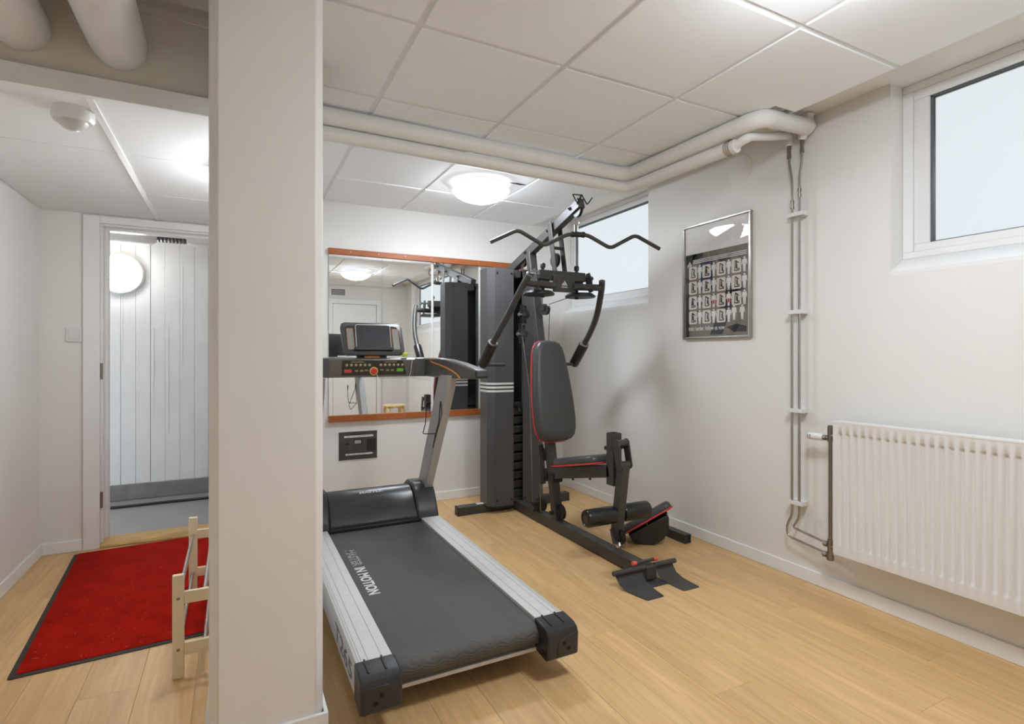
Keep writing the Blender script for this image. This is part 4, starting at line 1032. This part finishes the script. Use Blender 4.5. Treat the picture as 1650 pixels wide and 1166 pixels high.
for s_ in (-1, 1):
    kx = XG + s_ * .135
    mb = MB(); mb.lathe([(.011, 0), (.011, .018), (.018, .02), (.018, .042), (.013, .05)], (kx, 3.14, 1.765), (0, 0, 1), 16); gp(mb, 'pivot_knob', 'black', head, 0)
    gp(box(kx - .035, kx + .035, 3.11, 3.15, 1.672, 1.702), 'bearing_block', 'black', head, .003)
    cm = MB().plate(circle(.105, 28), (kx + s_ * .03, 3.14, 1.606), (1, 0, 0), (0, 1, 0), [(.004, -.008), (0, -.004), (0, .004), (.004, .008), (.02, .02)]); gp(cm, 'cable_cam', 'black', head, 0)
    gp(MB().cyl((kx, 3.14, 1.585), (kx, 3.14, 1.70), .012, 12), 'cam_pin', 'black', head, 0)
    # press arm: cross tube, curved drop tube, foam sleeve, handle
    A = lambda v, y, z: (XG + s_ * v, y, z)
    arm = gp(MB().tube([A(.07, 3.09, 1.662), A(.30, 3.078, 1.668)], .023, 18), 'press_arm', 'frame_black', None, 0)
    crv = [A(.288, 3.055, 1.712), A(.302, 3.075, 1.675), A(.325, 3.125, 1.60), A(.348, 3.19, 1.50), A(.363, 3.25, 1.43), A(.375, 3.335, 1.345), A(.382, 3.42, 1.27), A(.388, 3.55, 1.14)]
    gp(MB().tube(fillet(crv, .05, 4), .0215, 18), 'drop_tube', 'frame_black', arm, 0)
    p0, p1 = Vector(A(.3805, 3.40, 1.287)), Vector(A(.389, 3.56, 1.13)); L_ = (p1 - p0).length
    foam = MB().lathe([(.0225, .002), (.030, 0), (.037, .006), (.038, .02), (.038, L_ - .012), (.035, L_ - .003), (.028, L_), (.005, L_)], p0, p1 - p0, 22); fm = gp(foam, 'foam_grip', 'foam', arm, 0)
    MB().lathe([(.0225, 0), (.0355, .0)  , (.0355, .003), (.0225, .003)], p0 - (p1 - p0).normalized() * .002, p1 - p0, 22).build('foam_rim', 'side_print', fm)
    gp(MB().tube([A(.385, 3.535, 1.13), A(.225, 3.535, 1.132)], .0125, 14), 'press_handle', 'frame_black', arm, 0)
    gp(MB().prism([(3.06, 1.635), (3.10, 1.63), (3.125, 1.66), (3.15, 1.73), (3.14, 1.765), (3.10, 1.77), (3.07, 1.72)], 'x', XG + s_ * .215 - .004, XG + s_ * .215 + .004), 'clamp_plate', 'frame_black', arm, .002)
    mb = MB(); mb.cyl(A(.16, 3.13, 1.735), A(.245, 3.13, 1.735), .0075, 10); mb.lathe([(.006, 0), (.014, .006), (.015, .014), (.008, .02)], A(.245, 3.13, 1.735), (s_, 0, 0), 14); gp(mb, 'lock_pin', 'steel' if s_ < 0 else 'frame_black', arm, 0)

# backrest and seat
pu = Vector((0, .2, 1)).normalized(); pn = Vector((0, -1, .2)).normalized(); pv = Vector((1, 0, 0))
half = [(0, -.352), (.06, -.350), (.105, -.338), (.135, -.312), (.150, -.27), (.156, -.20), (.155, -.10), (.148, .02), (.136, .14), (.122, .24), (.108, .30), (.085, .335), (.05, .350), (0, .354)]
outl = half + [(-p[0], p[1]) for p in reversed(half[1:-1])]
bc = Vector((XG, post(.935), .935)) + pn * .075
bk = gp(MB().plate(outl, bc, pv, pu, [(.012, -.004), (0, .0), (-.002, .02), (.0, .045), (.008, .060), (.022, .068), (.05, .071)]), 'backrest', 'vinyl', None, 0, ang=70)
MB().tube([bc + pv * p[0] * 1.015 + pu * p[1] * 1.007 + pn * .004 for p in outl], .0048, 8, closed=True).build('red_piping', 'red_pipe', bk)
MB().plate([(p[0] * .93, p[1] * .96) for p in outl], bc, pv, pu, [(0, -.014), (0, 0)]).build('back_board', 'black', bk)
gp(MB().bar(bc - pn * .045 + pu * .2, bc - pn * .012 + pu * .2, .05, .05), 'back_bracket', 'frame_black', bk)
gp(MB().bar(bc - pn * .045 - pu * .25, bc - pn * .012 - pu * .25, .05, .05), 'back_bracket', 'frame_black', bk)
su = Vector((0, -1, .215)).normalized(); sn = Vector((0, .215, 1)).normalized()
so = Vector((XG, 2.845, .512))
sh_ = [(-.05, -.235), (-.09, -.228), (-.115, -.21), (-.124, -.17), (-.124, .10), (-.112, .16), (-.085, .20), (-.05, .212)]
so2 = [(p[0], p[1]) for p in sh_]
seat_out = [(p[0], p[1]) for p in sh_] + [(-p[0], p[1]) for p in reversed(sh_)]
seat_out = seat_out[::-1]
seat = gp(MB().plate(seat_out, so, (-1, 0, 0), su, [(.012, -.004), (0, 0), (-.002, .018), (0, .036), (.008, .046), (.03, .052)]), 'seat', 'vinyl', None, 0, ang=70)
MB().tube([so + Vector((1, 0, 0)) * p[0] * 1.02 + su * p[1] * 1.01 + sn * .003 for p in seat_out], .0048, 8, closed=True).build('red_piping', 'red_pipe', seat)
sb = gp(MB().bar((XG, 3.215, .385), (XG, 2.56, .526), .06, .075), 'seat_beam')
sb.location = (0, 0, 0)
gp(MB().bar((XG, 3.235, .36), (XG, 3.165, .36), .075, .06), 'seat_clamp', 'black', None, .003)
mb = MB()
for y in (2.95, 2.76): zb_ = .385 + (3.215 - y) * .2156 - .036; mb.cyl((XG - .02, y, zb_ - .014), (XG - .02, y, zb_), .008, 8)
gp(mb, 'seat_bolt', 'black', sb, 0)
# leg post and lever
lp = MB()
y0, y1 = 2.518, 2.582
zt0, zt1 = .445, .748
w = .03
lp.box(XG - w, XG + w, y0, y0 + .004, zt0, zt1); lp.box(XG - w, XG + w, y1 - .004, y1, zt0, zt1); lp.box(XG - w, XG - w + .004, y0 + .004, y1 - .004, zt0, zt1); lp.box(XG + w - .004, XG + w, y0 + .004, y1 - .004, zt0, zt1)
lpo = gp(lp, 'leg_post', 'frame_black', None, 0)
gp(box(XG - w + .004, XG + w - .004, y0 + .004, y1 - .004, zt0, zt1 - .03), 'post_insert', 'black', lpo, 0)
gp(MB().cyl((XG - .03, 2.594, .655), (XG + .03, 2.594, .655), .012, 12), 'adjuster_knob', 'black', lpo, 0)
for sx in (-.036, .036):
    st = [(2.482 + .026 * math.cos(a), .696 + .026 * math.sin(a)) for a in [PI * k / 8 for k in range(9)]] + [(2.456 + .026 * math.cos(a), .578 + .026 * math.sin(a)) for a in [PI + PI * k / 8 for k in range(9)]]
    gp(MB().prism(st, 'x', XG + sx - .004, XG + sx + .004), 'link_plate', 'frame_black', None, .001)
gp(MB().cyl((XG - .033, 2.482, .696), (XG + .033, 2.482, .696), .021, 16), 'link_barrel', 'frame_black', None, 0)
gp(MB().bar((XG, 2.485, .68), (XG, 2.53, .66), .04, .03), 'link_mount')
gp(MB().cyl((XG - .033, 2.456, .578), (XG + .033, 2.456, .578), .021, 16), 'link_barrel', 'frame_black', None, 0)
lev = gp(MB().bar((XG, 2.46, .585), (XG, 2.525, .155), .052, .055, up=(0, -1, 0)), 'leg_lever')
for a, b in ((1.745, 1.943), (2.000, 2.190)):
    c0 = (a, 2.515, .285); c1 = (b, 2.515, .285); L_ = b - a
    r_ = gp(MB().lathe([(.014, .004), (.036, .004), (.038, 0), (.046, .002), (.050, .010), (.050, L_ - .010), (.046, L_ - .002), (.030, L_), (.010, L_)], c0, (1, 0, 0), 28), 'foam_roller', 'foam', None, 0)
    MB().lathe([(.001, 0), (.018, 0), (.018, .003)], (a + .0015, 2.515, .285), (1, 0, 0), 20).build('roller_cap', 'frame_black', r_)
gp(MB().cyl((1.79, 2.515, .285), (2.20, 2.515, .285), .012, 10), 'roller_axle', 'steel', None, 0)
pulley((XG + .004, 2.502, .155), (1, 0, 0), .045, w=.02)
gp(MB().bar((XG - .02, 2.53, .20), (XG - .02, 2.50, .12), .006, .05, up=(1, 0, 0)), 'pulley_bracket', 'frame_black', None, .002)
mb = MB(); mb.lathe([(.022, 0), (.024, .015), (.012, .03)], (XG, 2.50, .098), (0, 0, 1), 14)
mb.tube([(XG + .02 + .012 * math.cos(a), 2.475, .115 + .02 * math.sin(a)) for a in [2 * PI * k / 12 for k in range(12)]], .003, 6, closed=True); gp(mb, 'swivel_hook', 'steel', None, 0)
gp(MB().tube(fillet([(XG + .004, 3.10, .09), (XG + .03, 2.95, .05), (XG + .06, 2.85, .045), (XG + .07, 2.76, .055), (XG + .06, 2.70, .012), (XG + .03, 2.58, .06), (XG + .01, 2.52, .11)], .08, 5), .0028, 6), 'lever_cable', 'black', None, 0)
# front foot plate
gp(box(XG - .034, XG + .034, 2.226, 2.292, .012, .083), 'foot_block')
gp(MB().cyl((1.732, 2.246, .076), (1.936, 2.246, .076), .0135, 14), 'foot_tube', 'frame_black', None, 0)
gp(MB().cyl((2.003, 2.246, .076), (2.150, 2.246, .076), .0135, 14), 'foot_tube', 'frame_black', None, 0)
gp(box(1.92, 2.03, 2.165, 2.30, .001, .005), 'base_plate', 'frame_black', None, .001)
for x0, x1, a, b in ((1.75, 1.925, 1.794, 1.905), (2.018, 2.140, 2.033, 2.145)):
    rows = [(2.258, .070), (2.248, .050), (2.225, .022), (2.18, .008), (2.12, .004), (2.07, .003), (2.06, .003)]
    vs_ = []; fs_ = []
    for k, (y, z) in enumerate(rows):
        tt = min(1, k / 4); ins = .006 if k == len(rows) - 1 else 0
        xa = x0 + (a - x0) * (2.258 - y) / .198 + ins; xb = x1 + (b - x1) * (2.258 - y) / .198 - ins
        vs_ += [(xa, y, z), (xb, y, z), (xb, y, z - .0028), (xa, y, z - .0028)]
    for k in range(len(rows) - 1):
        for i in range(4): fs_.append((k * 4 + i, k * 4 + (i + 1) % 4, (k + 1) * 4 + (i + 1) % 4, (k + 1) * 4 + i))
    fs_ += [(0, 1, 2, 3), tuple(len(vs_) - 4 + i for i in (3, 2, 1, 0))]
    gp(MB().add(vs_, fs_), 'foot_plate', 'frame_black', None, 0)
rp = gp(MB().cyl((1.885, 2.262, .100), (2.022, 2.262, .100), .0085, 12), 'locking_rod', 'frame_black', None, 0)
for a, b in ((1.868, 1.896), (2.012, 2.038)): MB().lathe([(.008, 0), (.0115, .003), (.0115, b - a - .003), (.008, b - a)], (a, 2.262, .100), (1, 0, 0), 14).build('red_cap', 'red_cap', rp)

# lat pulldown bar hanging from the boom
dirb = Vector((.5475, -.156, 0)).normalized(); cb_ = Vector((XG + .005, 2.932, 0))
t = thing('pulldown_bar', 'wavy black pulldown bar hanging from the multi gym boom', 'bar', (XG, 2.932, 1.9))
pp = [(-.570, 1.907), (-.396, 1.992), (-.223, 1.898), (-.065, 1.979), (.065, 1.979), (.223, 1.898), (.396, 1.992), (.570, 1.907)]
MB().tube(fillet([cb_ + dirb * a + Vector((0, 0, z)) for a, z in pp], .032, 6), .0125, 16).build('bar_tube', 'frame_black', t)
sw = cb_ + Vector((0, 0, 1.979))
MB().lathe([(.014, 0), (.019, .0), (.019, .016), (.017, .018), (.017, .072), (.019, .074), (.019, .09), (.014, .09)], sw - dirb * .045, dirb, 18).build('swivel_sleeve', 'black', t)
mb = MB(); mb.tube([sw + dirb * .0 + Vector((0, 0, .018)), sw + Vector((0, 0, .06))], .006, 8); mb.box(sw.x - .026, sw.x + .002, sw.y - .004, sw.y + .004, sw.z + .016, sw.z + .062)
mb.build('swivel_eye', 'steel', t)
mb = MB()
for zc2, rh in ((.085, .028), (.118, .02)): mb.tube([sw + dirb * (.011 * math.cos(a)) + Vector((0, 0, zc2 + rh * math.sin(a))) for a in [2 * PI * k / 14 for k in range(14)]], .003, 6, closed=True)
mb.build('carabiner', 'steel', t)
MB().lathe([(.004, 0), (.016, .006), (.021, .020), (.016, .034), (.006, .04)], sw + Vector((0, 0, .128)), (0, 0, 1), 16).build('rubber_stop', 'black', t)

# arm curl pad standing on the floor by the wall
t = thing('curl_pad', 'black arm curl pad with red piping lying on the floor by the wall', 'pad', (2.4, 2.75, 0))
pa = Vector((2.182, 2.728, .066)); pb = Vector((2.432, 2.562, .250)); ua = (pb - pa).normalized(); Lp = (pb - pa).length
wv = Vector((.70, .74, -.22)); wv = (wv - ua * wv.dot(ua)).normalized(); na = ua.cross(wv); Wp = .20
oo = (pa + pb) / 2 + wv * (Wp / 2)
ol = rrect(Lp, Wp, .035, 4)
pad = MB().plate(ol, oo, ua, wv, [(.012, -.004), (0, 0), (-.002, .02), (0, .036), (.010, .046), (.03, .05)]).build('pad', 'vinyl', t, ang=70)
MB().tube([oo + ua * p[0] * 1.01 + wv * p[1] * 1.02 + na * .003 for p in ol], .0052, 8, closed=True).build('red_piping', 'red_pipe', pad)
uh = Vector((ua.x, ua.y, 0)).normalized(); wh = Vector((wv.x, wv.y, 0)).normalized()
MB().plate([(.015, .055), (.05, .006), (.10, .0), (.17, .0), (.235, .045), (.262, .11), (.262, .178), (.25, .195), (.04, .075)], Vector((pa.x, pa.y, 0)) + wh * .16, uh, (0, 0, 1), [(0, 0), (0, .13), (.004, .134)]).build('pad_bracket', 'black', t, .004)
mb = MB(); a, b = 2.548, 2.602
mb.box(a, b, 2.575, 2.80, 0, .003); mb.box(a, b, 2.575, 2.80, .052, .055); mb.box(a, a + .003, 2.575, 2.80, .003, .052); mb.box(b - .003, b, 2.575, 2.80, .003, .052); mb.box(a + .003, b - .003, 2.59, 2.80, .003, .052)
mb.build('mount_tube', 'frame_black', t)
for q in (.16, .30): MB().cyl(pa + ua * q + wv * .03 - na * .018, pa + ua * q + wv * .03, .009, 8).build('pad_bolt', 'black', t)

# white insulated pipes passing through the drop wall above the entry
for x, y_off, l in ((-.352, 0, 'fat white insulated pipe nearer the pillar, entering the drop wall'), (-.615, 0, 'fat white insulated pipe farther from the pillar, entering the drop wall')):
    z = 2.262
    mb = MB().tube([(x, 2.29, z), (x, 2.25, z), (x, 2.1, z), (x - .0, -.90, z)], [.078, .084, .086, .086], 28)
    solo(mb, 'ventilation_pipe', 'pipe_white', l, 'pipe', 'fat pipes above the entry')
